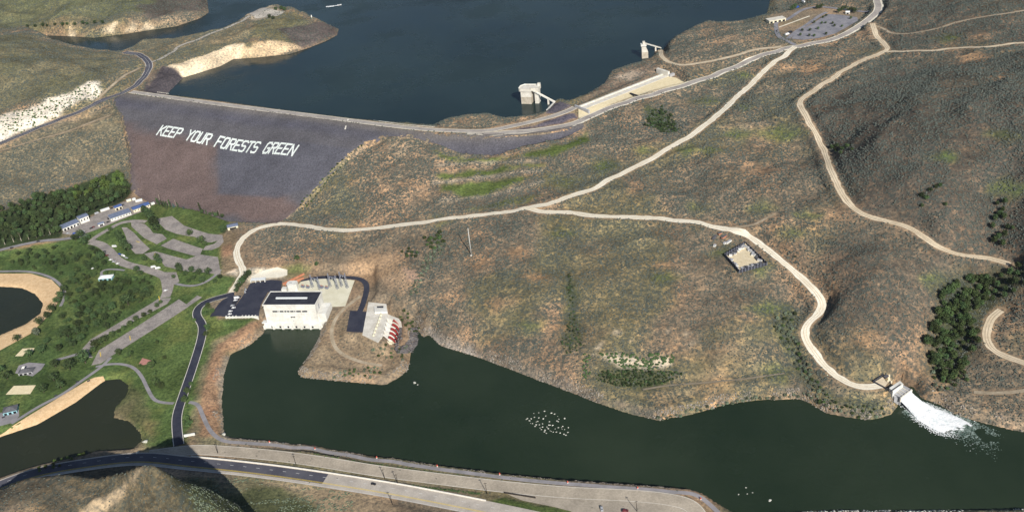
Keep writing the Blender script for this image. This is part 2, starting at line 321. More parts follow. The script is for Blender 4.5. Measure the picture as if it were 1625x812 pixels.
road('beach_walk', [(18,672),(60,646),(100,625),(140,597),(160,583),(176,567)], 4.5, 'asphalt_grey', .4, blend=3)
road('lagoon_walk', [(-40,431),(0,431),(45,431),(80,440),(99,456),(103,470),(96,486)], 4, 'asphalt_grey', .4, blend=3)
road('link_path', [(350,428),(338,440),(320,451),(300,454),(278,450)], 4.5, 'asphalt_grey', .3, blend=3)
road('shelter_path', [(198,429),(176,427),(160,430),(162,437)], 3.5, 'asphalt_grey', .3, blend=3)
road('court_path', [(86,572),(105,567),(122,562)], 5, 'asphalt_grey', .3, blend=3)

# ------------------------------------------------------------------ what covers the ground
def lin(r, g, b):
    f = lambda c: (c / 255) / 12.92 if c <= 10 else (((c / 255) + .055) / 1.055) ** 2.4
    return np.array([f(r), f(g), f(b)])
XY = (X, Y)
base = np.zeros(X.shape + (3,)); shrubby = np.ones(X.shape)
n1 = fbm(X, Y, 120, 4, 51)[..., None]; n2 = fbm(X, Y, 45, 4, 61)[..., None]; n3 = fbm(X, Y, 320, 3, 71)[..., None]
sage = np.array([.205, .165, .118]); tan_ = np.array([.335, .228, .145]); olive = np.array([.165, .158, .085]); dusk = np.array([.092, .078, .064])
base[:] = sage
base = base * (1 - .75 * sstep(.45, .72, n2)) + tan_ * (.75 * sstep(.45, .72, n2))
base = base * (1 - .7 * sstep(.5, .66, n1)) + olive * (.7 * sstep(.5, .66, n1)); base *= (.74 + .6 * n3)
def paint(px, col, feather=8, amt=1.0, shr=None, noise=14, edge=1.0, z=None):
    global base
    a = np.array(px, float); P = at(a[:, 0], a[:, 1]) if z is None else atz(a[:, 0], a[:, 1], z)
    sj, si = bbox_idx(P, feather + 15); x = X[sj, si]; y = Y[sj, si]
    m = inside(x, y, P); d = segdist(x, y, P[:, :2], True); d = np.where(m, -d, d) + (fbm(x, y, noise, 3, 91) - .5) * noise * edge
    w = (1 - sstep(-feather, feather, d)) * amt
    base[sj, si] = base[sj, si] * (1 - w[..., None]) + np.array(col) * w[..., None]
    if shr is not None: shrubby[sj, si] = shrubby[sj, si] * (1 - w) + shr * w
def paint_line(px, col, width, feather=6, amt=1.0, shr=None):
    global base
    q = smooth_px(px, 4); P = at(q[:, 0], q[:, 1]); sj, si = bbox_idx(P, width + feather + 12); x = X[sj, si]; y = Y[sj, si]
    d = segdist(x, y, P[:, :2]) + (fbm(x, y, 12, 3, 19) - .5) * width; w = (1 - sstep(width / 2 - feather / 2, width / 2 + feather, d)) * amt
    base[sj, si] = base[sj, si] * (1 - w[..., None]) + np.array(col) * w[..., None]
    if shr is not None: shrubby[sj, si] = shrubby[sj, si] * (1 - w) + shr * w
LAWN = (.088, .135, .045); LAWND = (.062, .10, .036); DRY = (.20, .16, .09); SOIL = (.34, .235, .15); PALE = (.55, .46, .34); BRIGHT = (.105, .145, .042)
# right-hand hills are duskier
paint([(1262,170),(1400,105),(1700,80),(1700,470),(1600,425),(1490,395),(1345,330)], dusk, 25, .85, 1.0, 60)
paint([(1400,-40),(1700,-40),(1700,66),(1410,80)], dusk, 20, .8, 1.0, 40)
paint([(1310,390),(1480,400),(1560,430),(1480,560),(1430,600),(1310,590),(1300,520)], dusk, 25, .6, 1.0, 50)
paint([(-80,60),(200,85),(190,120),(60,160),(-80,200)], (.135,.135,.08), 18, .8, .35, 30)
paint([(-80,-60),(330,-60),(325,0),(270,20),(0,45),(-80,45)], (.12,.135,.07), 20, .8, .35, 30)
paint([(220,8),(330,-10),(328,22),(230,40)], (.09,.075,.07), 10, .85, .4, 30)
paint([(50,52),(150,42),(200,38),(240,36),(300,38),(200,55),(100,58)], (.30,.22,.14), 6, .8, .1, 14)
for q in [[(60,54),(110,44),(120,54)],[(155,50),(185,36),(180,54)],[(200,50),(210,36),(222,50)],[(222,48),(232,34),(248,48)]]: paint(q, (.6,.5,.35), 5, .9, 0, 8)
paint([(190,75),(240,60),(300,50),(380,30),(400,60),(300,90),(240,100)], (.17,.16,.10), 8, .7, .6, 10)
paint([(400,30),(470,18),(510,60),(440,80),(400,60)], (.13,.14,.07), 10, .7, .4, 12)
paint([(440,46),(480,40),(536,44),(535,58),(480,78),(462,66)], (.10,.085,.085), 8, .9, .2, 12)
paint([(258,108),(300,95),(330,86),(370,70),(388,68),(384,94),(350,107),(290,125)], (.66,.54,.38), 4, 1, 0, 6)
paint([(384,78),(400,72),(450,66),(480,78),(440,90),(384,95)], (.55,.42,.27), 5, .9, 0, 10)
paint([(380,30),(400,18),(445,14),(440,24),(400,34)], (.42,.36,.27), 5, .8, 0, 8)
paint([(225,150),(232,122),(258,104),(293,124),(268,154)], (.085,.075,.082), 4, 1, 0, 6)
paint([(232,122),(240,112),(258,104),(250,118),(236,136)], (.26,.2,.14), 4, .6, .2, 8)
# pale boulder slope above the west highway
paint([(-60,215),(0,185),(40,172),(90,155),(140,130),(160,130),(158,152),(110,176),(50,202),(-60,248)], (.72,.66,.56), 6, .96, .1, 22, 1.0)
paint([(-60,270),(0,236),(60,212),(130,185),(190,160),(200,235),(205,270),(130,290),(60,305),(-60,335)], (.17,.155,.105), 10, .8, .9, 20)
# park
paint([(-90,400),(60,388),(110,380),(150,362),(215,338),(245,312),(300,330),(366,352),(352,376),(352,436),(385,440),(365,466),(330,480),(350,505),(415,512),(340,540),(322,580),(308,640),(296,705),(235,712),(205,660),(215,630),(-90,790)], LAWN, 4, 1, 0, 8)
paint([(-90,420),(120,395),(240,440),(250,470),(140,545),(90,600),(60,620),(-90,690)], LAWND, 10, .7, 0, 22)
paint([(245,560),(300,520),(310,560),(285,640),(250,635),(230,600)], (.08,.115,.038), 8, .6, 0, 22)
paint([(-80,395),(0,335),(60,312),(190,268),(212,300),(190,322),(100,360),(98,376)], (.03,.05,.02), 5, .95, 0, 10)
paint([(204,612),(182,650),(182,664),(215,672),(240,700),(250,680),(225,620)], (.15,.15,.075), 6, .8, .2, 12)
# dry bank left of the river
paint([(418,508),(395,512),(345,548),(326,600),(316,650),(318,690),(352,694),(350,600),(360,560),(400,545)], (.33,.21,.13), 4, 1, .25, 8)
paint([(350,700),(346,600),(356,565),(395,546),(415,530),(424,540),(400,553),(372,570),(362,600),(362,700)], (.30,.26,.2), 3, .9, 0, 8)
paint([(346,372),(378,366),(372,400),(378,440),(352,436),(352,400)], (.25,.19,.12), 5, .9, .8, 8)
# slopes
paint([(240,315),(360,346),(345,372),(250,345)], (.085,.12,.04), 4, .9, 0, 8)
paint([(690,240),(740,250),(830,245),(900,228),(930,210),(936,225),(880,248),(780,260),(700,252)], BRIGHT, 7, .97, .0, 12)
paint([(690,276),(800,262),(862,262),(790,276),(700,284)], BRIGHT, 7, .97, .0, 12)
paint([(700,292),(850,280),(800,300),(745,316),(700,302)], BRIGHT, 7, .97, .0, 12)
paint([(740,332),(820,312),(868,308),(820,326)], BRIGHT, 6, .7, .3, 10)
paint([(860,268),(920,285),(900,300),(860,296)], BRIGHT, 10, .5, .6, 10)
paint_line([(700,262),(760,258),(850,256)], (.36,.31,.24), 4, 4, .7); paint_line([(690,290),(760,282),(858,270)], (.33,.29,.23), 5, 4, .8); paint_line([(700,318),(780,310),(860,288)], (.33,.29,.23), 5, 4, .7)
paint([(1020,165),(1060,180),(1080,208),(1060,212),(1030,195)], (.045,.07,.025), 8, .9, .6, 10)
paint([(545,440),(565,408),(600,402),(650,420),(660,455),(600,440)], (.42,.29,.18), 8, .8, .4, 14)
paint([(440,440),(450,425),(490,425),(480,440)], (.09,.12,.04), 6, .5, .3, 12)
paint([(900,440),(912,440),(930,540),(900,560),(890,530)], (.05,.07,.035), 8, .8, 1, 10)
paint([(680,520),(760,550),(850,585),(960,630),(1045,655),(1040,668),(900,625),(740,565),(680,540)], (.19,.165,.135), 5, .85, .5, 12)
paint([(943,562),(960,560),(1000,568),(1060,568),(1066,578),(1030,586),(980,583)], (.58,.50,.38), 3, 1, 0, 9)
for q in [(948,552,6),(955,545,5),(978,528,5),(1088,530,6),(1100,545,7),(1060,527,4),(1003,540,7)]: paint([(q[0]-q[2],q[1]),(q[0],q[1]-3),(q[0]+q[2],q[1]),(q[0],q[1]+3)], PALE, 4, .8, 0, 9)
paint([(950,590),(1000,582),(1070,585),(1060,612),(980,615)], (.055,.075,.03), 8, .8, .4, 12)
for q in [(1185,258,10),(1205,270,12),(1190,272,6),(905,250,5),(1010,300,12),(560,290,8),(1380,540,22),(1285,108,30),(1240,108,18),(1550,92,22),(1590,120,16),(1120,120,14),(1560,58,12),(1320,462,14),(640,290,14),(1050,420,14),(820,400,22),(880,520,14),(760,420,26),(790,480,22),(720,470,18),(850,440,22)]:
    paint([(q[0]-q[2],q[1]),(q[0],q[1]-q[2]*.4),(q[0]+q[2],q[1]),(q[0],q[1]+q[2]*.4)], (.43,.275,.16), 12, .8, .3, 14, 1.4)
for q in [(1240,210,40),(1130,240,22),(1215,490,30),(1060,440,16),(890,372,14),(1150,400,18),(1600,300,26),(1600,215,22),(470,425,14),(1240,590,22),(1280,340,22),(1260,370,18),(835,515,20),(1500,250,18),(1200,425,26),(1090,238,22),(1170,215,20),(1110,330,16),(1500,60,20),(1120,160,22),(1180,120,16),(960,265,22),(1020,240,14),(700,350,16),(1480,440,16),(1215,330,18),(1180,170,18)]:
    paint([(q[0]-q[2],q[1]),(q[0],q[1]-q[2]*.35),(q[0]+q[2],q[1]),(q[0],q[1]+q[2]*.35)], (.10,.15,.045), 14, .8, .6, 16, 1.4)
paint([(920,187),(1052,121),(1072,124),(1100,134),(1010,154),(950,176),(926,190)], (.62,.53,.38), 4, 1, 0, 6)
paint([(900,165),(965,125),(1000,105),(1040,100),(1050,115),(960,150),(915,168)], (.22,.17,.13), 8, .8, .2, 12)
paint([(968,125),(1000,112),(1030,112),(1000,128)], (.36,.31,.25), 6, .6, 0, 10)
paint([(360,432),(380,425),(440,428),(450,440),(395,448)], (.66,.58,.45), 4, 1, 0, 5)
paint([(472,590),(500,540),(520,500),(560,500),(600,545),(650,560),(640,600),(480,600)], (.30,.23,.15), 6, .7, .5, 12)
paint([(600,440),(640,430),(660,450),(640,470)], (.44,.31,.2), 6, .8, .3, 10)
paint([(1470,560),(1500,440),(1580,420),(1640,420),(1600,470),(1560,520),(1520,600),(1480,620)], (.035,.05,.025), 14, .85, .8, 20)
paint([(1250,480),(1275,500),(1262,530),(1290,590),(1330,625),(1400,640),(1390,668),(1290,640),(1240,560),(1225,520)], (.08,.10,.05), 8, .7, 1, 14)
paint([(1480,640),(1540,640),(1640,665),(1640,690),(1560,672)], (.27,.22,.16), 6, .7, .5, 14)
paint([(682,520),(700,538),(750,558),(775,570),(740,568),(690,548)], (.5,.45,.4), 3, .8, .1, 8)
paint([(640,425),(655,428),(668,440),(660,450),(645,440)], (.5,.34,.25), 4, .8, .1, 8)
# south side
paint([(300,760),(380,770),(480,790),(560,812),(560,900),(280,900)], (.075,.09,.042), 8, .85, .8, 26, 1.4)
paint([(415,764),(520,770),(620,790),(640,830),(520,830),(480,780)], (.38,.29,.19), 5, .85, .1, 10)
paint([(300,770),(470,785),(480,800),(310,800)], (.05,.065,.03), 6, .5, .8, 16)
paint([(300,708),(365,708),(500,725),(800,766),(1060,785),(1110,800),(1060,792),(800,774),(500,733),(350,718)], (.20,.17,.12), 2, .8, 0, 6)
paint([(-60,830),(0,772),(110,745),(235,730),(300,812),(330,900),(-60,900)], (.115,.098,.068), 8, .85, .8, 24)
paint([(225,742),(232,740),(205,768),(180,800),(150,830),(110,830),(150,790),(195,762)], (.42,.33,.22), 3, .95, 0, 8)
paint([(90,772),(150,788),(160,792),(120,786)], (.36,.29,.2), 4, .7, 0, 6)
paint([(770,800),(800,788),(850,800),(980,815),(900,830)], (.07,.11,.03), 3, .9, 0, 6)
paint([(1030,808),(1060,797),(1090,804),(1095,830),(1030,830)], (.10,.12,.05), 3, .8, 0, 6)
# verges along the roads
_pk = at([p[0] for p in PARKPX], [min(p[1], 730) for p in PARKPX]); _m = inside(X, Y, _pk)
_g = fbm(X, Y, 28, 4, 55); _h = fbm(X, Y, 9, 3, 56)
base = np.where(_m[..., None], base * (.55 + .62 * _g + .35 * _h)[..., None] * np.where(_g[..., None] > .5, 1 + (_g[..., None] - .5) * np.array([1.3, .3, .2]), 1), base)
for q_ in ([(0,62),(40,74),(90,92),(140,108),(165,118)], [(20,95),(70,112),(110,125)]): paint_line(q_, (.085,.08,.055), 9, 10, .55)
paint([(790,207),(850,200),(912,180),(917,187),(893,196),(850,203),(800,209)], (.11,.10,.125), 1.5, 1, 0, 6, .3)
paint([(866,180),(874,171),(880,163),(900,165),(912,170),(880,180)], (.12,.11,.13), 2, 1, 0, 6, .3)
for nm, C, w, mt, zo, wb in ROADS:
    if mt in ('gravel_cream', 'gravel_ochre', TANR, 'asphalt_crest', 'asphalt_dark'):
        for a in range(0, len(C), 24):
            c = C[a:a + 26]
            if len(c) < 2: continue
            sj, si = bbox_idx(c, w / 2 + 10); x = X[sj, si]; y = Y[sj, si]
            d = segdist(x, y, c[:, :2]) + (fbm(x, y, 10, 3, 29) - .5) * 4
            ww = (1 - sstep(w / 2 + .5, w / 2 + 4, d)) * .75
            base[sj, si] = base[sj, si] * (1 - ww[..., None]) + np.array((.34, .25, .165)) * ww[..., None]
            shrubby[sj, si] *= (1 - (1 - sstep(w / 2 + 1, w / 2 + 3.5, d)))

# ------------------------------------------------------------------ materials
MATS = {}
def _new(name):
    m = bpy.data.materials.new(name); m.use_nodes = True; MATS[name] = m
    n = m.node_tree.nodes; b = n['Principled BSDF']; b.inputs['Specular IOR Level'].default_value = .15; return m, m.node_tree, b
def rampmix(nt, fac, c1, c2, p1=.35, p2=.65):
    r = nt.nodes.new('ShaderNodeValToRGB'); r.color_ramp.elements[0].color = (*c1, 1); r.color_ramp.elements[1].color = (*c2, 1)
    r.color_ramp.elements[0].position = p1; r.color_ramp.elements[1].position = p2; nt.links.new(fac, r.inputs[0]); return r.outputs[0]
def noise(nt, scale, detail=4, rough=.6, co=None):
    n = nt.nodes.new('ShaderNodeTexNoise'); n.inputs['Scale'].default_value = scale; n.inputs['Detail'].default_value = detail; n.inputs['Roughness'].default_value = rough
    if co is None:
        g = nt.nodes.new('ShaderNodeNewGeometry'); co = g.outputs['Position']
    nt.links.new(co, n.inputs['Vector']); return n.outputs['Fac']
def mat(name, c, rough=.85, var=.18, scale=.4, bump=0.0, spec=.15, metal=0, c2=None, fine=None):
    """c varied by world-space noise towards c2 (or darker/lighter c)"""
    m, nt, b = _new(name); c = np.array(c, float); c2_ = np.array(c2) if c2 is not None else c * (1 + var); c1 = c if c2 is not None else c * (1 - var)
    f = noise(nt, scale, 5); o = rampmix(nt, f, c1, np.clip(c2_, 0, 1), .38, .62)
    if fine:
        f2 = noise(nt, fine[0], 2); mx = nt.nodes.new('ShaderNodeMix'); mx.data_type = 'RGBA'; mx.blend_type = 'MULTIPLY'; mx.inputs['Factor'].default_value = 1
        o2 = rampmix(nt, f2, (1 - fine[1],) * 3, (1 + fine[1],) * 3, .35, .65); nt.links.new(o, mx.inputs[6]); nt.links.new(o2, mx.inputs[7]); o = mx.outputs[2]
    nt.links.new(o, b.inputs['Base Color']); b.inputs['Roughness'].default_value = rough; b.inputs['Specular IOR Level'].default_value = spec; b.inputs['Metallic'].default_value = metal
    if bump:
        bp = nt.nodes.new('ShaderNodeBump'); bp.inputs['Distance'].default_value = bump; bp.inputs['Strength'].default_value = .8
        nt.links.new(noise(nt, scale * 2.2, 4), bp.inputs['Height']); nt.links.new(bp.outputs[0], b.inputs['Normal'])
    return m
mat('gravel_cream', (.76, .69, .55), c2=(.86, .80, .66), scale=.06, fine=(.5, .08))
mat('gravel_ochre', (.60, .49, .34), c2=(.74, .62, .45), scale=.05, fine=(.5, .1))
mat('gravel_grey', (.40, .36, .31), c2=(.5, .46, .4), scale=.05, fine=(.5, .1))
mat('dirt_track', (.36, .29, .2), c2=(.48, .40, .29), scale=.08, fine=(.5, .12))
mat('dirt_faint', (.22, .18, .13), c2=(.30, .25, .18), scale=.08)
mat('asphalt_new', (.035, .038, .058), c2=(.052, .055, .075), scale=.08, fine=(.6, .1))
mat('asphalt_dark', (.075, .075, .095), c2=(.11, .11, .13), scale=.05)
mat('asphalt_crest', (.33, .295, .27), c2=(.44, .40, .36), scale=.05, fine=(.4, .1))
mat('asphalt_pale', (.40, .36, .315), c2=(.50, .45, .39), scale=.07, fine=(.7, .07))
mat('asphalt_tan', (.36, .31, .245), c2=(.47, .405, .32), scale=.05, fine=(.5, .1))
mat('asphalt_grey', (.24, .23, .235), c2=(.32, .30, .31), scale=.1)
mat('asphalt_lot', (.25, .225, .21), c2=(.36, .32, .29), scale=.09, fine=(.55, .16))
mat('asphalt_marina', (.20, .20, .225), c2=(.29, .28, .30), scale=.08, fine=(.4, .1))
mat('white_paint', (.72, .72, .70), var=.05); mat('white_wall', (.64, .62, .56), c2=(.78, .77, .72), scale=.09, fine=(.5, .05)); mat('cream_wall', (.74, .68, .5), var=.06, scale=.2)
mat('concrete', (.60, .56, .48), c2=(.74, .70, .62), scale=.12, fine=(.6, .06)); mat('concrete_grey', (.36, .36, .37), c2=(.46, .46, .47), scale=.15)
mat('concrete_stained', (.40, .35, .27), c2=(.56, .5, .41), scale=.2)
mat('roof_black', (.028, .030, .042), c2=(.045, .048, .062), scale=.1); mat('roof_blue', (.08, .13, .30), var=.15, rough=.5); mat('roof_grey', (.26, .29, .33), var=.12); mat('roof_slate', (.12, .12, .13), var=.15)
mat('roof_bluegrey', (.16, .19, .27), var=.15, rough=.5); mat('roof_white', (.75, .77, .76), var=.05); mat('teal_trim', (.28, .50, .55), var=.1)
mat('dark_opening', (.012, .013, .018), var=.2); mat('window_glass', (.02, .025, .035), var=.1, rough=.15, spec=.5)
mat('yellow_paint', (.72, .52, .08), var=.08); mat('gate_red', (.34, .045, .04), var=.15, scale=.4); mat('orange_wall', (.42, .16, .09), c2=(.52, .24, .14), scale=.3)
mat('steel', (.22, .235, .29), var=.15, rough=.5, metal=.2); mat('pole_wood', (.05, .042, .036), var=.2); mat('pole_white', (.55, .55, .52), var=.05)
mat('fence_dark', (.05, .052, .065), var=.2); mat('barrier_white', (.78, .74, .66), var=.08)
mat('sand', (.62, .42, .23), c2=(.74, .53, .31), scale=.25, fine=(.8, .08)); mat('sand_court', (.76, .64, .40), c2=(.84, .72, .48), scale=.2, fine=(.6, .06)); mat('patio_red', (.45, .22, .18), var=.1)
mat('yard_gravel', (.66, .55, .36), c2=(.74, .63, .44), scale=.2, fine=(.6, .08)); mat('yard_concrete', (.66, .62, .46), c2=(.76, .72, .56), scale=.08)
mat('letter_white', (.66, .72, .68), c2=(.84, .88, .84), scale=.3)
mat('rock', (.15, .13, .11), c2=(.34, .30, .25), scale=.25, bump=.5); mat('pale_rock', (.42, .42, .36), c2=(.72, .70, .62), scale=.3); mat('dark_rock', (.10, .09, .09), c2=(.18, .165, .16), scale=.2)
mat('trunk_bark', (.10, .08, .06), var=.2); mat('pale_bark', (.38, .33, .27), var=.15)
mat('foliage_dark', (.030, .052, .022), c2=(.06, .09, .034), scale=.25, rough=.9); mat('foliage_mid', (.036, .060, .022), c2=(.07, .10, .035), scale=.25, rough=.9)
mat('foliage_bright', (.055, .085, .022), c2=(.10, .14, .038), scale=.2, rough=.9); mat('foliage_grey', (.09, .115, .075), c2=(.16, .19, .13), scale=.3, rough=.9); mat('foliage_teal', (.06, .10, .095), var=.2)
mat('foliage_bare', (.20, .15, .12), var=.2)
for n_, c_ in dict(car_white=(.75, .75, .74), car_black=(.02, .02, .025), car_red=(.25, .02, .03), car_blue=(.04, .10, .42), car_silver=(.42, .43, .45), car_maroon=(.14, .03, .035)).items(): mat(n_, c_, rough=.3, var=.03, spec=.5)
mat('rubber', (.02, .02, .02)); mat('foam_thin', (.10, .155, .13), c2=(.34, .42, .38), scale=.2); mat('buoy_red', (.6, .12, .08)); mat('boat_white', (.8, .8, .8), rough=.3)
def shrub_mat():
    m, nt, b = _new('sagebrush_leaf'); f = noise(nt, .35, 3); o = rampmix(nt, f, (.055, .064, .054), (.135, .152, .130), .3, .7)
    nt.links.new(o, b.inputs['Base Color']); b.inputs['Roughness'].default_value = .95; return m
shrub_mat()
def terrain_mat():
    m, nt, b = _new('ground_cover'); N = nt.nodes; L = nt.links
    a = N.new('ShaderNodeVertexColor'); a.layer_name = 'cover'
    wl = N.new('ShaderNodeAttribute'); wl.attribute_name = 'shrubby'
    def mix(kind, fac, A, B):
        x = N.new('ShaderNodeMix'); x.data_type = 'RGBA'; x.blend_type = kind
        for s, v in ((0, fac), (6, A), (7, B)):
            if isinstance(v, (int, float)): x.inputs[s].default_value = v
            elif isinstance(v, tuple): x.inputs[s].default_value = (*v, 1)
            else: L.new(v, x.inputs[s])
        return x.outputs[2]
    def mul(A, B):
        x = N.new('ShaderNodeMath'); x.operation = 'MULTIPLY'; L.new(A, x.inputs[0])
        if isinstance(B, float): x.inputs[1].default_value = B
        else: L.new(B, x.inputs[1])
        return x.outputs[0]
    o = mix('MULTIPLY', 1.0, a.outputs[0], rampmix(nt, noise(nt, .022, 6, .65), (.72,) * 3, (1.3,) * 3, .34, .66))
    o = mix('MULTIPLY', 1.0, o, rampmix(nt, noise(nt, .3, 4, .75), (.52, .56, .62), (1.5, 1.42, 1.32), .36, .64))
    # low sage tufts and bare soil, too small to be shrubs of their own
    soil = rampmix(nt, noise(nt, .11, 5, .75), (0, 0, 0), (1, 1, 1), .5, .62)
    o = mix('MULTIPLY', mul(mul(soil, wl.outputs['Fac']), .9), o, (1.85, 1.62, 1.40))
    tuft = mul(rampmix(nt, noise(nt, .24, 4, .7), (0, 0, 0), (1, 1, 1), .49, .55), rampmix(nt, noise(nt, .018, 4, .6), (.25,) * 3, (1, 1, 1), .38, .58))
    o = mix('MIX', mul(mul(tuft, wl.outputs['Fac']), .88), o, (.066, .080, .072))
    L.new(o, b.inputs['Base Color']); b.inputs['Roughness'].default_value = 1; b.inputs['Specular IOR Level'].default_value = .05
    bp = N.new('ShaderNodeBump'); bp.inputs['Distance'].default_value = 1.2; bp.inputs['Strength'].default_value = .7
    L.new(noise(nt, .16, 6, .7), bp.inputs['Height']); L.new(bp.outputs[0], b.inputs['Normal']); return m
terrain_mat()
def dam_mat():
    m, nt, b = _new('dam_riprap'); N = nt.nodes; L = nt.links
    a = N.new('ShaderNodeVertexColor'); a.layer_name = 'cover'
    x = N.new('ShaderNodeMix'); x.data_type = 'RGBA'; x.blend_type = 'MULTIPLY'; x.inputs[0].default_value = 1; L.new(a.outputs[0], x.inputs[6])
    L.new(rampmix(nt, noise(nt, .45, 3, .8), (.66,) * 3, (1.4,) * 3, .34, .66), x.inputs[7])
    y = N.new('ShaderNodeMix'); y.data_type = 'RGBA'; y.blend_type = 'MULTIPLY'; y.inputs[0].default_value = 1; L.new(x.outputs[2], y.inputs[6])
    L.new(rampmix(nt, noise(nt, .03, 5, .65), (.86,) * 3, (1.14,) * 3, .35, .65), y.inputs[7]); L.new(y.outputs[2], b.inputs['Base Color'])
    b.inputs['Roughness'].default_value = 1
    bp = N.new('ShaderNodeBump'); bp.inputs['Distance'].default_value = .9; L.new(noise(nt, .5, 3), bp.inputs['Height']); L.new(bp.outputs[0], b.inputs['Normal']); return m
dam_mat()
def water_mat(name, c1, c2, sc, rough=.12, bump=.25):
    m, nt, b = _new(name); f = noise(nt, .004, 4, .6); L = nt.links
    L.new(rampmix(nt, f, c1, c2, .35, .65), b.inputs['Base Color']); b.inputs['Roughness'].default_value = rough; b.inputs['IOR'].default_value = 1.33; b.inputs['Specular IOR Level'].default_value = .32; L.new(rampmix(nt, noise(nt, .006, 5, .7), (.06,) * 3, (.34,) * 3, .38, .62), b.inputs['Roughness'])
    bp = nt.nodes.new('ShaderNodeBump'); bp.inputs['Distance'].default_value = bump; bp.inputs['Strength'].default_value = 1
    L.new(noise(nt, sc, 5, .65), bp.inputs['Height']); L.new(bp.outputs[0], b.inputs['Normal']); return m
water_mat('reservoir_water', (.009, .021, .022), (.018, .034, .033), .09)
water_mat('river_water', (.014, .026, .014), (.028, .042, .024), .12)
water_mat('pond_water', (.020, .026, .016), (.030, .034, .018), .15, bump=.1)
def foam_mat():
    m, nt, b = _new('foam_white'); L = nt.links
    L.new(rampmix(nt, noise(nt, .25, 5, .7), (.62, .70, .70), (.95, .96, .96), .3, .5), b.inputs['Base Color']); b.inputs['Roughness'].default_value = .8
    bp = nt.nodes.new('ShaderNodeBump'); bp.inputs['Distance'].default_value = .8; L.new(noise(nt, .5, 5), bp.inputs['Height']); L.new(bp.outputs[0], b.inputs['Normal'])
foam_mat()
for k_ in [k for k in MATS if k.startswith('foliage')]:
    nt_ = MATS[k_].node_tree; b_ = nt_.nodes['Principled BSDF']; src = b_.inputs['Base Color'].links[0].from_socket
    oi = nt_.nodes.new('ShaderNodeObjectInfo'); hs = nt_.nodes.new('ShaderNodeHueSaturation'); mr = nt_.nodes.new('ShaderNodeMapRange'); mr.inputs[3].default_value = .65; mr.inputs[4].default_value = 1.7
    m2 = nt_.nodes.new('ShaderNodeMapRange'); m2.inputs[3].default_value = .475; m2.inputs[4].default_value = .515
    nt_.links.new(oi.outputs['Random'], mr.inputs[0]); nt_.links.new(mr.outputs[0], hs.inputs['Value']); nt_.links.new(oi.outputs['Random'], m2.inputs[0]); nt_.links.new(m2.outputs[0], hs.inputs['Hue']); nt_.links.new(src, hs.inputs['Color']); nt_.links.new(hs.outputs[0], b_.inputs['Base Color'])
M = MATS

# ------------------------------------------------------------------ object helpers
def tag(o, label=None, cat=None, group=None, kind=None):
    if label: o['label'] = label
    if cat: o['category'] = cat
    if group: o['group'] = group
    if kind: o['kind'] = kind
    return o
def link(name, me, parent=None, m=None):
    o = bpy.data.objects.new(name, me); COL.objects.link(o)
    if m is not None: me.materials.append(M[m] if isinstance(m, str) else m)
    if parent is not None: o.parent = parent
    return o
def meshobj(name, V, F, m, parent=None, smooth=False):
    me = bpy.data.meshes.new(name); me.from_pydata([tuple(v) for v in V], [], F); me.update()
    if smooth: me.polygons.foreach_set('use_smooth', [True] * len(me.polygons))
    return link(name, me, parent, m)
def empty(name, loc, rz=0, label=None, cat=None, group=None):
    o = bpy.data.objects.new(name, None); COL.objects.link(o); o.location = tuple(float(v) for v in loc); o.rotation_euler = (0, 0, rz); o.empty_display_size = 2
    return tag(o, label, cat, group)
def copy_tree(o, parent=None):
    c = o.copy(); COL.objects.link(c); c.parent = parent
    for ch in [k for k in bpy.data.objects if k.parent == o]: copy_tree(ch, c)
    return c
class MB:
    def __init__(s): s.V = []; s.F = []
    def add(s, V, F):
        n = len(s.V); s.V += [tuple(float(c) for c in v) for v in V]; s.F += [tuple(i + n for i in f) for f in F]; return s
    def box(s, x0, x1, y0, y1, z0, z1, M4=None, top=(0, 0)):
        tx, ty = top
        V = [(x0, y0, z0), (x1, y0, z0), (x1, y1, z0), (x0, y1, z0), (x0 + tx, y0 + ty, z1), (x1 - tx, y0 + ty, z1), (x1 - tx, y1 - ty, z1), (x0 + tx, y1 - ty, z1)]
        if M4 is not None: V = [tuple(M4 @ Vector(v)) for v in V]
        return s.add(V, [(0, 3, 2, 1), (4, 5, 6, 7), (0, 1, 5, 4), (1, 2, 6, 5), (2, 3, 7, 6), (3, 0, 4, 7)])
    def beam(s, a, b, w, h=None):
        a = Vector(a); b = Vector(b); d = (b - a); L = d.length; h = h or w
        q = d.to_track_quat('X', 'Z').to_matrix().to_4x4(); M4 = Matrix.Translation(a) @ q
        return s.box(0, L, -w / 2, w / 2, -h / 2, h / 2, M4)
    def cyl(s, a, b, r0, r1=None, n=8):
        a = Vector(a); b = Vector(b); r1 = r0 if r1 is None else r1; q = (b - a).to_track_quat('Z', 'X')
        V = [a + q @ Vector((r0 * cos(2 * pi * i / n), r0 * sin(2 * pi * i / n), 0)) for i in range(n)] + [b + q @ Vector((r1 * cos(2 * pi * i / n), r1 * sin(2 * pi * i / n), 0)) for i in range(n)]
        F = [(i, (i + 1) % n, n + (i + 1) % n, n + i) for i in range(n)] + [tuple(range(n))[::-1], tuple(range(n, 2 * n))]
        return s.add(V, F)
    def prism(s, poly, z0, z1, cap=True):
        n = len(poly); V = [(p[0], p[1], z0) for p in poly] + [(p[0], p[1], z1) for p in poly]
        F = [(i, (i + 1) % n, n + (i + 1) % n, n + i) for i in range(n)]
        if cap: F += [tuple(range(n))[::-1], tuple(range(n, 2 * n))]
        return s.add(V, F)
    def build(s, name, m, parent=None, smooth=False): return meshobj(name, s.V, s.F, m, parent, smooth)
def struct(o): o['kind'] = 'structure'; return o

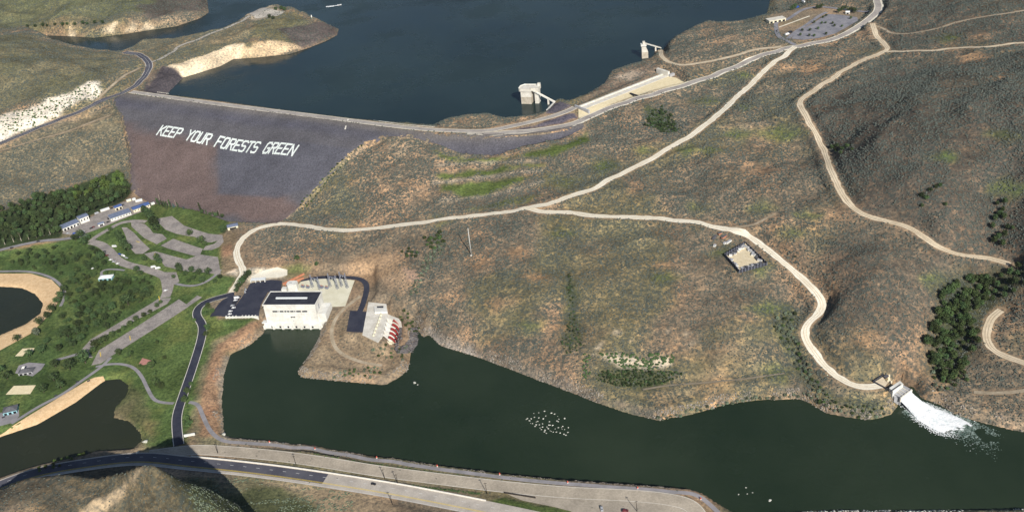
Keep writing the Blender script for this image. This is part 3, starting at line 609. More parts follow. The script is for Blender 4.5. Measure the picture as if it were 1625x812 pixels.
# ------------------------------------------------------------------ terrain mesh
ny, nx = X.shape; me = bpy.data.meshes.new('ground')
me.vertices.add(nx * ny); co = np.empty((ny * nx, 3), np.float32); co[:, 0] = X.ravel(); co[:, 1] = Y.ravel(); co[:, 2] = Z.ravel(); me.vertices.foreach_set('co', co.ravel())
idx = np.arange(nx * ny, dtype=np.int32).reshape(ny, nx); q = np.stack([idx[:-1, :-1], idx[:-1, 1:], idx[1:, 1:], idx[1:, :-1]], -1).reshape(-1, 4)
me.loops.add(q.size); me.loops.foreach_set('vertex_index', q.ravel()); me.polygons.add(len(q))
me.polygons.foreach_set('loop_start', np.arange(0, q.size, 4, dtype=np.int32)); me.update(calc_edges=True)
me.polygons.foreach_set('use_smooth', np.ones(len(q), bool))
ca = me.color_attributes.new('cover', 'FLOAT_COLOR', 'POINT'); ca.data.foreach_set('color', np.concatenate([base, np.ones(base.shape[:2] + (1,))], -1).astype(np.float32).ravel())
sa = me.attributes.new('shrubby', 'FLOAT', 'POINT'); sa.data.foreach_set('value', (shrubby * wild).astype(np.float32).ravel())
me.validate(); struct(link('ground', me, None, 'ground_cover'))

# draped sheets (lots, beaches, the face of the dam)
def drape(name, P, m, off=.3, cell=5, zf=None, colf=None, parent=None, skirt=0):
    P = np.asarray(P)[:, :2]; seg = []
    for i in range(len(P)):
        a = P[i]; b = P[(i + 1) % len(P)]; k = max(int(np.hypot(*(b - a)) / cell), 1)
        for j in range(k): seg.append(a + (b - a) * j / k)
    seg = np.array(seg); x0, y0 = seg.min(0); x1, y1 = seg.max(0)
    gx, gy = np.meshgrid(np.arange(x0, x1, cell), np.arange(y0, y1, cell)); gx = gx.ravel(); gy = gy.ravel()
    k = inside(gx, gy, seg); gx = gx[k]; gy = gy[k]
    if len(gx):
        k = segdist(gx, gy, seg, True) > cell * .35; gx = gx[k]; gy = gy[k]
    vs = [Vector(v) for v in seg] + [Vector((a, b)) for a, b in zip(gx, gy)]
    r = delaunay_2d_cdt(vs, [(i, (i + 1) % len(seg)) for i in range(len(seg))], [], 1, 1e-4)
    xs = np.array([v[0] for v in r[0]]); ys = np.array([v[1] for v in r[0]])
    zs = (zat(xs, ys) if zf is None else zf(xs, ys)) + off
    F = [tuple(f) for f in r[2]]; V = list(zip(xs, ys, zs)); 
    o = meshobj(name, V, F, m, parent, True)
    if colf is not None:
        c = colf(xs, ys); ca = o.data.color_attributes.new('cover', 'FLOAT_COLOR', 'POINT'); ca.data.foreach_set('color', np.c_[c, np.ones(len(c))].astype(np.float32).ravel())
    return o
def dpx(name, px, m, off=.3, cell=5, **k):
    a = np.array(px, float); return drape(name, at(a[:, 0], a[:, 1]), m, off, cell, **k)
def strip(name, C, w, m, off=.3, wob=0, lat=0, parent=None, s0=0, s1=None, nw=2):
    C = np.asarray(C)[s0:s1]; T = np.gradient(C[:, :2], axis=0); T /= np.linalg.norm(T, axis=1)[:, None] + 1e-9; Nn = np.c_[-T[:, 1], T[:, 0]]
    V = []; F = []; n = len(C)
    for k in range(nw + 1):
        t = k / nw * 2 - 1
        wv = w / 2 * (1 + (wob * .42 * (vnoise(np.arange(n) * .45, np.full(n, k * 7.0), 5) - .5) * 2 if wob else 0))
        p = C[:, :2] + Nn * (lat + t * wv)[..., None] if wob else C[:, :2] + Nn * (lat + t * w / 2)
        V += [(a, b, c + off) for a, b, c in zip(p[:, 0], p[:, 1], np.maximum(C[:, 2], zat(p[:, 0], p[:, 1])))]
    for k in range(nw):
        F += [(k * n + i, k * n + i + 1, (k + 1) * n + i + 1, (k + 1) * n + i) for i in range(n - 1)]
    me = meshobj(name, V, F, m, parent, True)
    return me

# ------------------------------------------------------------------ water
def water(name, P, L, m, grow=4.0):
    P = np.array(P)[:, :2]; c = P.copy(); n = len(P); out = []
    A = .5 * sum(P[i][0] * P[(i + 1) % n][1] - P[(i + 1) % n][0] * P[i][1] for i in range(n)); sg = 1 if A > 0 else -1
    for i in range(n):
        a = P[i - 1]; b = P[i]; d = P[(i + 1) % n]; t = (d - a); t /= np.linalg.norm(t) + 1e-9
        out.append(b + sg * np.array([t[1], -t[0]]) * grow)
    r = delaunay_2d_cdt([Vector(v) for v in out], [(i, (i + 1) % n) for i in range(n)], [], 1, 1e-4)
    return struct(meshobj(name, [(v[0], v[1], L) for v in r[0]], [tuple(f) for f in r[2]], m))
water('reservoir_water', RESW, 66, 'reservoir_water', 3); water('river_water', RIVW, 0, 'river_water', 3)
water('lagoon_water', LAGW, 3, 'pond_water', 2.5); water('pond_water', PONW, 1.5, 'pond_water', 2.5)

# ------------------------------------------------------------------ roads and sheets of the setting
for nm, C, w, mt, zo, wb in ROADS:
    if nm == 'highway': continue
    struct(strip(nm, C, w, mt, zo, wb))
px_ = [proj(c)[0] for c in HWY]; cutx = int(np.argmin(np.abs(np.array(px_) - 520)))
for nm, C, w, mt, zo, wb in ROADS:
    if mt in (CREAM, 'gravel_ochre') and w > 6:
        for la in (-1.3, 1.3): struct(strip('wheel_track', C, .8, 'dirt_track' if mt != CREAM else 'gravel_ochre', zo + .03, 1, la))
struct(strip('highway', HWY, 19, 'asphalt_pale', .45, 0, 0, None, 0, None))
struct(strip('highway_resurfaced', HWY, 13.5, 'asphalt_dark', .456, 0, 1.2, None, 0, cutx))
def lines(name, C, lat, w, m, off, dash=None, s0=0, s1=None):
    C = np.asarray(C)[s0:s1]
    if dash is None: return struct(strip(name, C, w, m, off, 0, lat, None, nw=1))
    mb = MB(); T = np.gradient(C[:, :2], axis=0); T /= np.linalg.norm(T, axis=1)[:, None]; Nn = np.c_[-T[:, 1], T[:, 0]]
    for i in range(0, len(C) - 2, dash):
        a = C[i, :2] + Nn[i] * lat; b = C[i + 1, :2] + Nn[i + 1] * lat; n = Nn[i] * w / 2; z = C[i, 2] + off
        mb.add([(*(a + n), z), (*(a - n), z), (*(b - n), z), (*(b + n), z)], [(0, 1, 2, 3)])
    return struct(mb.build(name, m))
lines('yellow_line', HWY, -4.6, .45, 'yellow_paint', .462); lines('yellow_line', HWY, -3.6, .3, 'yellow_paint', .462)
lines('white_edge_line', HWY, -8.6, .25, 'white_paint', .462); lines('white_lane_dashes', HWY, 3.0, .3, 'white_paint', .462, 4)
lines('white_edge_line', PHR, 5.0, .7, 'concrete', .41); lines('white_edge_line', PHR, -5.0, .7, 'concrete', .41)
lines('white_edge_line', FRO, 6.9, .5, 'concrete', .36); lines('white_edge_line', FRO, -6.9, .5, 'concrete', .36)
WH = [C for nm, C, w, m_, z_, b_ in ROADS if nm == 'west_highway'][0]
lines('white_edge_line', WH, 5.9, .8, 'concrete', .41); lines('white_edge_line', WH, -5.9, .8, 'concrete', .41); lines('white_center_line', WH, 0, .3, 'white_paint', .41)
LR = [C for nm, C, w, m_, z_, b_ in ROADS if nm == 'lower_road'][0]
lines('gravel_shoulder', LR, 5.6, 2.0, 'gravel_cream', .36); lines('gravel_shoulder', LR, -6.5, 3.5, 'gravel_cream', .36)
lines('gravel_shoulder', CR1, 4.9, 1.6, 'gravel_cream', .42); lines('gravel_shoulder', CR1, -5.1, 1.8, 'gravel_cream', .42)

LOTS = [
 [(246,348),(262,345),(273,343),(292,358),(309,364),(331,371),(353,373),(355,384),(348,392),(336,397),(322,397),(326,391),(340,387),(346,382),(335,385),(326,384),(309,376),(299,375),(279,371),(263,365),(255,357)],
 [(193,361),(201,361),(212,369),(224,382),(238,395),(227,403),(215,403),(203,390),(200,376)],
 [(209,360),(229,378),(249,388),(265,379),(258,372),(243,370),(238,363),(230,356),(215,352),(208,352)],
 [(255,390),(275,379),(322,395),(316,408),(268,395)],
 [(229,403),(247,399),(296,412),(318,404),(346,408),(351,437),(320,432),(297,431),(262,423),(256,415),(240,412)],
 [(250,432),(280,432),(285,447),(275,452),(272,464),(258,464),(256,448)],
 [(120,565),(145,538),(254,473),(272,473),(266,482),(157,538),(142,559),(148,568)],
 [(157,556),(284,475),(296,483),(313,469),(321,472),(177,565),(160,577),(145,580)],
 [(99,371),(101,366),(150,342),(195,321),(222,317),(240,325),(238,332),(212,341),(170,358),(150,366),(126,374)],
]
for i, l in enumerate(LOTS): struct(dpx('parking_lot', l, 'asphalt_lot', .40 + .012 * i, 6))
for i, (a, b) in enumerate([((216,383),(222,385)),((246,405),(246,402)),((254,478),(252,470)),((207,540),(206,533)),((160,566),(159,559))]):
    pa = at1(*a); pb = at1(*b); mb = MB().beam((pa[0], pa[1], pa[2] + .52), (pb[0], pb[1], pb[2] + .52), 1.0, .02); struct(mb.build('yellow_crossing_line', 'yellow_paint'))
struct(dpx('lagoon_beach', [(-90,434),(0,434),(48,434),(82,444),(98,460),(95,476),(78,500),(48,530),(0,556),(-90,600),(-90,450),(0,458),(33,460),(52,468),(64,483),(58,497),(38,510),(0,526),(-90,560)][:10] + [(-90,566),(0,529),(40,512),(62,497),(67,482),(55,468),(34,459),(0,457),(-90,456)], 'sand', .42, 4))
struct(dpx('pond_beach', [(-90,745),(0,694),(60,675),(122,639),(167,604),(164,597),(150,599),(138,604),(98,628),(60,651),(20,676),(-90,728)], 'sand', .42, 4))
struct(dpx('sand_court', [(24,565),(36,553),(55,552),(52,559),(40,560),(36,565)], 'sand_court', .3, 4))
struct(dpx('sand_court', [(9,626),(22,612),(57,611),(48,625)], 'sand_court', .3, 4))
struct(dpx('picnic_patio', [(220,578),(226,568),(241,572),(238,577),(228,579)], 'patio_red', .3, 4))
struct(dpx('shelter_patio', [(24,592),(30,580),(45,575),(72,577),(66,586),(52,597)], 'asphalt_grey', .36, 4))
struct(dpx('bathhouse_patio', [(-10,668),(0,655),(30,650),(31,660),(22,670),(0,676)], 'asphalt_grey', .44, 4))
struct(dpx('gravel_turnout', [(795,779),(900,786),(1000,790),(1058,796),(1098,808),(1110,835),(930,835),(906,811),(880,804),(830,794)], 'asphalt_tan', .30, 6))
# asphalt round the powerhouse and the concrete of the switchyard
struct(dpx('powerhouse_lot', [(360,504),(385,470),(398,449),(430,444),(448,446),(446,462),(425,464),(414,484),(411,506)], ASPH, .45, 5))
struct(dpx('powerhouse_side_lot', [(333,503),(352,477),(365,470),(384,469),(362,503)], ASPH, .47, 5))
struct(dpx('switchyard_pad', [(462,463),(478,447),(500,443),(535,442),(563,445),(548,486),(512,488),(508,466)], 'yard_concrete', .42, 5))
struct(dpx('gate_turning_pad', [(556,493),(582,495),(578,528),(550,526)], ASPH, .5, 5))
struct(dpx('gravel_pad', [(398,438),(415,430),(440,424),(456,428),(456,437),(440,441),(400,442)], 'gravel_cream', .4, 5))
struct(dpx('storage_yard_floor', [(1151,407),(1183,386),(1215,421),(1173,432)], 'yard_gravel', .3, 5))
struct(dpx('marina_lot', [(1256,62),(1262,52),(1290,38),(1312,23),(1332,24),(1360,28),(1362,33),(1342,45),(1325,54),(1300,61),(1275,64)], 'asphalt_marina', .45, 8))
for c in [[(1262,72),(1248,65),(1236,58),(1232,47),(1233,36),(1250,31),(1272,17),(1292,12),(1310,12),(1350,17),(1380,20)], [(1312,20),(1300,26),(1280,40),(1264,50),(1250,62)]]:
    q = smooth_px(c); P = at(q[:, 0], q[:, 1]); struct(strip('marina_road', P, 7, 'asphalt_marina', .5))
q = smooth_px([(1236,44),(1255,37),(1285,26)]); struct(strip('marina_walk', at(q[:, 0], q[:, 1]), 3, 'gravel_cream', .45))
struct(dpx('outlet_pad', [(1386,607),(1405,596),(1418,602),(1404,614)], 'gravel_ochre', .45, 4))
struct(dpx('promontory_lot', [(380,28),(396,19),(430,15),(452,18),(440,26),(405,30)], 'gravel_grey', .45, 6))

#==MAIN==
# ------------------------------------------------------------------ the dam and its lettering
_red = atz([200,230,300,345,346,346,450,470,440,205], [205,200,212,232,262,300,318,335,362,318], [50,66,62,52,44,30,22,20,12,14])
_blu = atz([346,470,560,520,440,346], [226,235,240,290,322,304], [52,56,60,42,22,28])
def damcol(x, y):
    c = np.tile(np.array([.108, .103, .113]), (len(x), 1)); n = (fbm(x, y, 30, 3, 4) - .5) * 24
    d = segdist(x, y, _red[:, :2], True); d = np.where(inside(x, y, _red), -d, d) + n; w = (1 - sstep(-16, 12, d)) * .95
    c = c * (1 - w[:, None]) + np.array([.150, .108, .098]) * w[:, None]
    d = segdist(x, y, _blu[:, :2], True); d = np.where(inside(x, y, _blu), -d, d); w = (1 - sstep(-4, 4, d)) * .9
    c = c * (1 - w[:, None]) + np.array([.100, .099, .118]) * w[:, None]
    A = polyz(CREST, 0)[:, :2]; d = segdist(x, y, A)
    w = np.clip(1 - np.abs(d - 26) / 16, 0, 1) * (fbm(x, y, 60, 3, 14)) * 1.0; c = c * (1 - w[:, None]) + np.array([.085, .085, .115]) * w[:, None]
    w = np.clip(1 - d / 14, 0, 1) * .7; c = c * (1 - w[:, None]) + np.array([.20, .175, .15]) * w[:, None]
    return c
FACE = np.vstack([polyz(CREST, 0), polyz(TOE, 0)[::-1]])
cen = FACE.mean(0); dam = empty('embankment_dam', (cen[0], cen[1], 0), 0, 'long purple grey riprap dam face between the lake and the green park', 'dam')
def to_local(o, root): o.parent = root; o.matrix_parent_inverse = Matrix.Translation(root.location).inverted()
f = drape('riprap_face', FACE, 'dam_riprap', .45, 5, colf=damcol); to_local(f, dam)
q = atz([553,549], [192,212], [76,68]); mb = MB(); mb.beam((q[0][0], q[0][1], zat(*q[0][:2]) + .8), (q[1][0], q[1][1], zat(*q[1][:2]) + .8), 2, .8); o = mb.build('access_stair', 'concrete'); to_local(o, dam)
mb = MB(); A = smooth_px([(250,147),(330,157.5),(400,167),(480,177),(560,187),(640,198),(690,202)], 8); P = at(A[:, 0], A[:, 1])
for i in range(0, len(P) - 1):
    a, b = P[i], P[i + 1]; mb.beam((a[0], a[1], a[2] + .9), (b[0], b[1], b[2] + .9), .5, .5); mb.box(-.3, .3, -.3, .3, 0, 1.2, Matrix.Translation(Vector(a)))
o = mb.build('guard_rail', 'concrete'); to_local(o, dam)

GLY = {'K': [[(0,0),(0,6)],[(3.2,6),(0,2.6)],[(1,3.4),(3.2,0)]], 'E': [[(3.2,0),(0,0),(0,6),(3.2,6)],[(0,3.1),(2.6,3.1)]], 'P': [[(0,0),(0,6),(2.6,6),(3.2,5.4),(3.2,3.6),(2.6,3),(0,3)]],
 'Y': [[(0,6),(1.6,3.2),(3.2,6)],[(1.6,3.2),(1.6,0)]], 'O': [[(.6,0),(0,.8),(0,5.2),(.6,6),(2.6,6),(3.2,5.2),(3.2,.8),(2.6,0),(.6,0)]], 'U': [[(0,6),(0,.8),(.6,0),(2.6,0),(3.2,.8),(3.2,6)]],
 'R': [[(0,0),(0,6),(2.6,6),(3.2,5.4),(3.2,3.7),(2.6,3.1),(0,3.1)],[(1.5,3.1),(3.2,0)]], 'F': [[(0,0),(0,6),(3.2,6)],[(0,3.1),(2.6,3.1)]], 'S': [[(0,.5),(.6,0),(2.6,0),(3.2,.7),(3.2,2.6),(2.6,3.1),(.6,3.1),(0,3.7),(0,5.4),(.6,6),(2.6,6),(3.2,5.5)]],
 'T': [[(0,6),(3.2,6)],[(1.6,6),(1.6,0)]], 'G': [[(3.2,5.2),(2.6,6),(.6,6),(0,5.2),(0,.8),(.6,0),(2.6,0),(3.2,.8),(3.2,2.8),(1.8,2.8)]], 'N': [[(0,0),(0,6),(3.2,0),(3.2,6)]]}
BL = at1(249, 214.3); BR = at1(463.5, 247.5); TL = at1(258.5, 200.3); TR = at1(474, 232)
sign = empty('stone_lettering', (BL[0], BL[1], BL[2]), 0, 'huge white painted capital letters KEEP YOUR FORESTS GREEN laid on the dam face', 'lettering')
TXT = 'KEEP YOUR FORESTS GREEN'; NU = len(TXT) * 4.4 - 1.2
def letter_pt(u, v):
    a = BL[:2] + (BR[:2] - BL[:2]) * (u / NU); b = TL[:2] + (TR[:2] - TL[:2]) * (u / NU); p = a + (b - a) * (v / 6); return Vector((p[0], p[1]))
for i, ch in enumerate(TXT):
    if ch == ' ': continue
    mb = MB()
    for st in GLY[ch]:
        for (x0, y0), (x1, y1) in zip(st[:-1], st[1:]):
            L = math.hypot(x1 - x0, y1 - y0); k = max(1, int(L / 1.5)); hw = .37
            dx, dy = (x1 - x0) / L, (y1 - y0) / L; nx_, ny_ = -dy * hw, dx * hw * 1.15
            x0_, y0_, x1_, y1_ = x0 - dx * hw, y0 - dy * hw, x1 + dx * hw, y1 + dy * hw
            for j in range(k):
                V = []
                for t in (j / k, (j + 1) / k):
                    for s_ in (-1, 1):
                        p = letter_pt(i * 4.4 + x0_ + (x1_ - x0_) * t + s_ * nx_, y0_ + (y1_ - y0_) * t + s_ * ny_); z = float(zat(p.x, p.y))
                        V += [(p.x - BL[0], p.y - BL[1], z - BL[2] + .3), (p.x - BL[0], p.y - BL[1], z - BL[2] + 1.15)]
                mb.add(V, [(1, 5, 7, 3), (0, 1, 3, 2), (4, 6, 7, 5), (0, 4, 5, 1), (2, 3, 7, 6)])
    o = mb.build('letter', 'letter_white', sign); o['label'] = 'white capital letter ' + ch

# ------------------------------------------------------------------ frames for built things
def frame(pa, pb, z):
    """origin, heading and width of a thing whose near foot runs from pixel pa to pixel pb"""
    if z is None: a = at1(*pa); b = at1(*pb)
    else: a = atz([pa[0]], [pa[1]], z)[0]; b = atz([pb[0]], [pb[1]], z)[0]
    d = b - a; return a, atan2(d[1], d[0]), float(np.hypot(d[0], d[1]))

# ---- intake towers
def tower(pa, pb, h, label, two, bridge_end, taper):
    a, rz, w = frame(pa, pb, 66); t = empty('intake_tower', (a[0], a[1], 54), rz, label, 'tower')
    R = Matrix.Translation(Vector(t.location)) @ Matrix.Rotation(rz, 4, 'Z'); Ri = R.inverted()
    h0 = 12 + h
    mb = MB(); mb.box(0, w, 0, w * .8, 0, h0 * .62, None, (0, 0)); mb.build('lower_shaft', 'concrete_stained', t)
    mb = MB()
    V = [(0, 0, h0 * .62), (w, 0, h0 * .62), (w, w * .8, h0 * .62), (0, w * .8, h0 * .62), (0, 0, h0 - 5), (w * taper, 0, h0 - 5), (w * taper, w * .8, h0 - 5), (0, w * .8, h0 - 5)]
    mb.add(V, [(0, 3, 2, 1), (4, 5, 6, 7), (0, 1, 5, 4), (1, 2, 6, 5), (2, 3, 7, 6), (3, 0, 4, 7)]); mb.build('shaft', 'concrete', t)
    if two:
        MB().box(w + 5, w + 11, 3, 15, 0, h0 - 5).build('outer_shaft', 'concrete', t)
        MB().box(w, w + 5, 12, 14, 0, h0 - 5).build('trash_rack', 'concrete_grey', t)
        MB().prism([(-2.5, 0), (-2.5, 9), (3, 16), (w + 12, 17), (w + 12, 2), (w + 1, 2), (w + 1, -1.5), (0, -1.5)], h0 - 5, h0).build('head_deck', 'concrete', t)
        MB().box(w + 8, w + 12, 12, 16, h0, h0 + 4).build('hoist_house', 'concrete', t)
        mb = MB(); 
        for p0, p1 in [((-2.5, 0), (-2.5, 9)), ((-2.5, 9), (3, 16)), ((3, 16), (w + 12, 17))]: mb.beam((*p0, h0 + .6), (*p1, h0 + .6), .4, 1.2)
        mb.build('parapet', 'white_wall', t)
    else:
        MB().box(-1.2, w * taper + 1.5, -.5, w * .8 + .5, h0 - 4, h0 - 1).build('head_deck', 'white_wall', t)
        MB().box(2, 6, 2, 7, h0 - 1, h0 + 3).build('hoist_house', 'concrete', t)
    e = at1(*bridge_end); el = Ri @ Vector((e[0], e[1], e[2] + .5)); s = Vector((w * taper, 4, h0 - 1)) if not two else Vector((w * .75, 3, h0 - .5))
    mb = MB(); mb.beam(s, el, 3.4, 1.2); br = mb.build('access_bridge', 'white_wall', t)
    m_ = s.lerp(el, .62 if not two else .74); g = R @ m_; zb = max(float(zat(g.x, g.y)), 50) - 54
    MB().box(m_.x - 1.2, m_.x + 1.2, m_.y - 1.2, m_.y + 1.2, zb - 2, m_.z - .6).build('bridge_pier', 'concrete', br)
    mb = MB()
    for sd_ in (-1.6, 1.6): mb.beam(s + Vector((0, sd_, 1)), el + Vector((0, sd_, 1)), .25, .5)
    mb.build('railing', 'concrete', br)
    return t
tower((827.7, 165), (843.8, 165.4), 25.5, 'larger pale concrete intake tower with two shafts standing in the lake beside the dam end', True, (881, 163), .95)
tower((1018.8, 93.3), (1028.8, 92.5), 25, 'slender tapering white intake tower at the foot of the low knoll, farther from the dam', False, (1050, 77.5), .62)
P = at([893, 884, 872, 866], [163, 170, 173, 177]); mb = MB()
a, b = at1(879.5, 163.5), at1(868, 176); mb.beam((a[0], a[1], a[2] + 1), (b[0], b[1], b[2] + 1), 2.2, 1.2); tag(mb.build('concrete_stair', 'white_wall'), 'white stair running down the rock slope beside the larger tower bridge', 'stair')

# ---- spillway weir, abutment wall
a = at1(918, 171.5); b = at1(1055, 119); rz = atan2(b[1] - a[1], b[0] - a[0]); w = np.hypot(*(b - a)[:2])
t = empty('spillway_weir', (a[0], a[1], 74), rz, 'long pale concrete spillway weir running along the shore beyond the dam', 'spillway')
MB().box(0, w, 1, 4, -4, 2.2).box(0, w, -10, 1, -2, .6).build('weir_crest', 'concrete', t)
MB().box(w - 3, w + 1, -10, 16, -5, 8).build('end_wall', 'concrete', t); MB().box(w - 2, w + 8, -14, -10, -2, 4).build('wing_wall', 'concrete_grey', t)
MB().box(-2.5, 0, -26, 6, -6, 4.5).build('training_wall', 'concrete_grey', t)
a = at1(1000, 149); b = at1(1012, 153); tag(MB().beam((a[0], a[1], a[2] + .8), (b[0], b[1], b[2] + .8), 2.5, 1.6).build('concrete_sill', 'fence_dark'), 'short dark beam lying on the bare dirt below the spillway weir', 'sill')

struct(dpx('spillway_apron', [(918,188),(918,173),(1055,120.5),(1073,124),(1097,132),(1042,143),(1000,155),(960,170)], 'sand_court', .35, 5))
# ---- powerhouse
a, rz, w = frame((422, 519.6), (510, 519.6), 0); D = 27.5; H = 31.5
t = empty('powerhouse', (a[0], a[1], 0), rz, 'big white powerhouse with black flat roof standing in the river beside black parking', 'powerhouse')
MB().box(4, w - 2, 0, D, -3, H).build('wall', 'white_wall', t)
MB().box(0, w + 3, -2.2, 6, -3, 6.5).box(-3, w + 5, -1, 5, 6.5, 7.5).build('draft_tube_deck', 'white_wall', t)
for i in range(7): MB().box(-1 + i * (w + 3) / 6.3, 1.5 + i * (w + 3) / 6.3, -4, -2.2, -3, 5).build('pier', 'white_wall', t)
MB().box(w - 2, w + 8, 2, D - 2, -1, H - 13).build('side_block', 'white_wall', t)
r = MB().box(3.2, w - 1.2, -.8, D + .8, H, H + .9).build('roof', 'roof_black', t)
mb = MB().box(3, w - 1, -1, -.4, H, H + 1.8).box(3, w - 1, D + .4, D + 1, H, H + 1.8).box(3, 3.6, -.4, D + .4, H, H + 1.8).box(w - 1.6, w - 1, -.4, D + .4, H, H + 1.8); mb.build('parapet', 'white_wall', r)
MB().box(w * .22, w * .78, D * .46, D * .54, H + .9, H + 2.2).build('skylight_ridge', 'roof_white', r)
for i in range(6):
    x = 4 + (w - 6) * (.15 + i * .116); o = MB().box(x, x + 6.3, -.12, .2, H - 9.2, H - 7.3).build('window', 'window_glass', t)
    MB().box(x - .3, x + 6.6, -.2, .02, H - 9.6, H - 9.2).build('sill', 'white_wall', o)
for x in (w * .50, w * .53, w * .56): MB().box(x, x + 1.3, -.5, .2, H - 17, H - 15.4).build('crest_emblem', 'fence_dark', t)
MB().box(w * .52, w * .545, -.12, .2, H - 22, H - 21).build('crest_emblem', 'concrete_grey', t)
MB().box(w - 1.98, w - 1.8, 9, 12.5, H - 11, H - 5).build('service_door', 'concrete_grey', t)
for k in range(8):
    x = 4 + (w - 6) * k / 7; MB().box(x - .35, x + .35, -.45, .05, 7.5, H - 2).build('pilaster', 'white_wall', t)
for z_ in (12, 20, H - 5): MB().box(4.1, w - 2.1, -.3, .04, z_, z_ + .35).build('string_course', 'concrete', t)
for k in range(6): MB().box(w * .12 + k * w * .145, w * .12 + k * w * .145 + 2.2, -2.28, -2.15, 1.2, 3.8).build('tailrace_bay', 'dark_opening', t)
# crenellated wall left of it
a = at1(358.5, 505); b = at1(411, 507.5); rz = atan2(b[1] - a[1], b[0] - a[0]); w = np.hypot(*(b - a)[:2]); t = empty('parapet_wall', (a[0], a[1], 8), rz, 'low white notched wall along the river end of the black parking lot', 'wall')
mb = MB().box(0, w, 0, 1.2, -2, 4); 
for i in range(10):
    if i != 4: mb.box(i * w / 10, i * w / 10 + 1.3, -.5, 1.7, -2, 5)
mb.build('wall_panel', 'white_wall', t)
# shed with open bays, tank block, orange retaining walls, court fence
a, rz, w = frame((398, 449), (421, 447.5), 10.4); t = empty('carport', (a[0], a[1], a[2]), rz, 'white carport with open dark bays at the top of the black lot', 'carport')
MB().box(0, w, 0, 6, 3.2, 3.8).build('roof', 'roof_white', t)
for i in range(4): MB().box(i * (w - .8) / 3, i * (w - .8) / 3 + .8, 0, 6, 0, 3.2).build('divider', 'white_wall', t)
MB().box(0, w, 5.4, 6, 0, 3.2).build('back_wall', 'concrete_grey', t)
a, rz, w = frame((456, 463), (472, 462.5), 10.4); t = empty('service_block', (a[0], a[1], a[2]), rz, 'squat white service block with chamfered top behind the powerhouse roof', 'service block')
MB().prism([(0, 2), (2, 0), (w - 2, 0), (w, 2), (w, 8), (w - 2, 10), (2, 10), (0, 8)], 0, 10).build('wall', 'white_wall', t); MB().box(-7, -1, 0, 6, 0, 4).build('annex', 'white_wall', t); MB().box(w * .3, w * .5, 3, 5, 10, 11).build('vent', 'concrete_grey', t)
for k, (p, q_, lab) in enumerate([((449,452),(483,435.5),'longer terracotta retaining wall above the black gate road'), ((453,454),(482,442),'shorter terracotta retaining wall closer to the black gate road')]):
    A = at([p[0], q_[0]], [p[1], q_[1]]); tag(MB().beam((A[0][0], A[0][1], A[0][2] + .5), (A[1][0], A[1][1], A[1][2] + .5), 1.4, 4).build('retaining_wall', 'orange_wall'), lab, 'wall', 'terracotta retaining walls by the switchyard')

# ---- switchyard gantries, transformers and breakers
def gantry(px, py, h, wd, label):
    p = at1(px, py); t = empty('transmission_gantry', p, radians(-35), label, 'gantry', 'steel gantries of the switchyard')
    for sx in (-1, 1):
        mb = MB()
        for ox in (-1, 1):
            for oy in (-1, 1): mb.beam((sx * wd / 2 + ox * 1.3, oy * 1.3, 0), (sx * wd / 2 + ox * .25, oy * .25, h), .3)
        n = 7
        for k in range(n):
            f0, f1 = k / n, (k + 1) / n; e0, e1 = 1.3 - 1.05 * f0, 1.3 - 1.05 * f1; s = 1 if k % 2 else -1
            mb.beam((sx * wd / 2 - s * e0, -e0, f0 * h), (sx * wd / 2 + s * e1, -e1, f1 * h), .25); mb.beam((sx * wd / 2 - s * e0, e0, f0 * h), (sx * wd / 2 + s * e1, e1, f1 * h), .25)
        mb.build('lattice_leg', 'steel', t)
    mb = MB().beam((-wd / 2, -.5, h * .8), (wd / 2, -.5, h * .8), .35).beam((-wd / 2, .5, h * .8), (wd / 2, .5, h * .8), .35)
    for k in range(8): mb.beam((-wd / 2 + k * wd / 8, -.5, h * .8), (-wd / 2 + (k + 1) * wd / 8, .5, h * .8), .2)
    b_ = mb.build('crossbeam', 'steel', t)
    for k in range(3): MB().cyl((-wd / 3 + k * wd / 3, 0, h * .8 - 2.4), (-wd / 3 + k * wd / 3, 0, h * .8), .35, .2, 6).build('insulator', 'concrete_grey', b_)
gantry(502, 458, 19, 12, 'leftmost blue grey lattice gantry standing on the pale switchyard'); gantry(530, 457, 20, 12, 'middle blue grey lattice gantry standing on the pale switchyard'); gantry(547, 456, 22, 9, 'rightmost blue grey lattice gantry standing on the pale switchyard')
for i, (x, y, l) in enumerate([(481,456,'leftmost low transformer bank on the pale switchyard'), (489,457,'second low transformer bank from the left on the switchyard'), (511,457,'third low transformer bank from the left on the switchyard'), (519,458,'rightmost low transformer bank between the switchyard gantries')]):
    p = at1(x, y); t = empty('transformer', p, radians(-30), l, 'transformer', 'transformers of the switchyard'); MB().box(-2, 2, -1.5, 1.5, .4, 3).build('tank', 'steel', t)
    for k in (-1, 0, 1): MB().cyl((k * 1.2, 0, 3), (k * 1.2, 0, 5), .3, .15, 6).build('bushing', 'orange_wall', t)
    MB().box(-2.8, -2.2, -1.2, 1.2, .6, 2.6).build('radiator', 'concrete_grey', t)

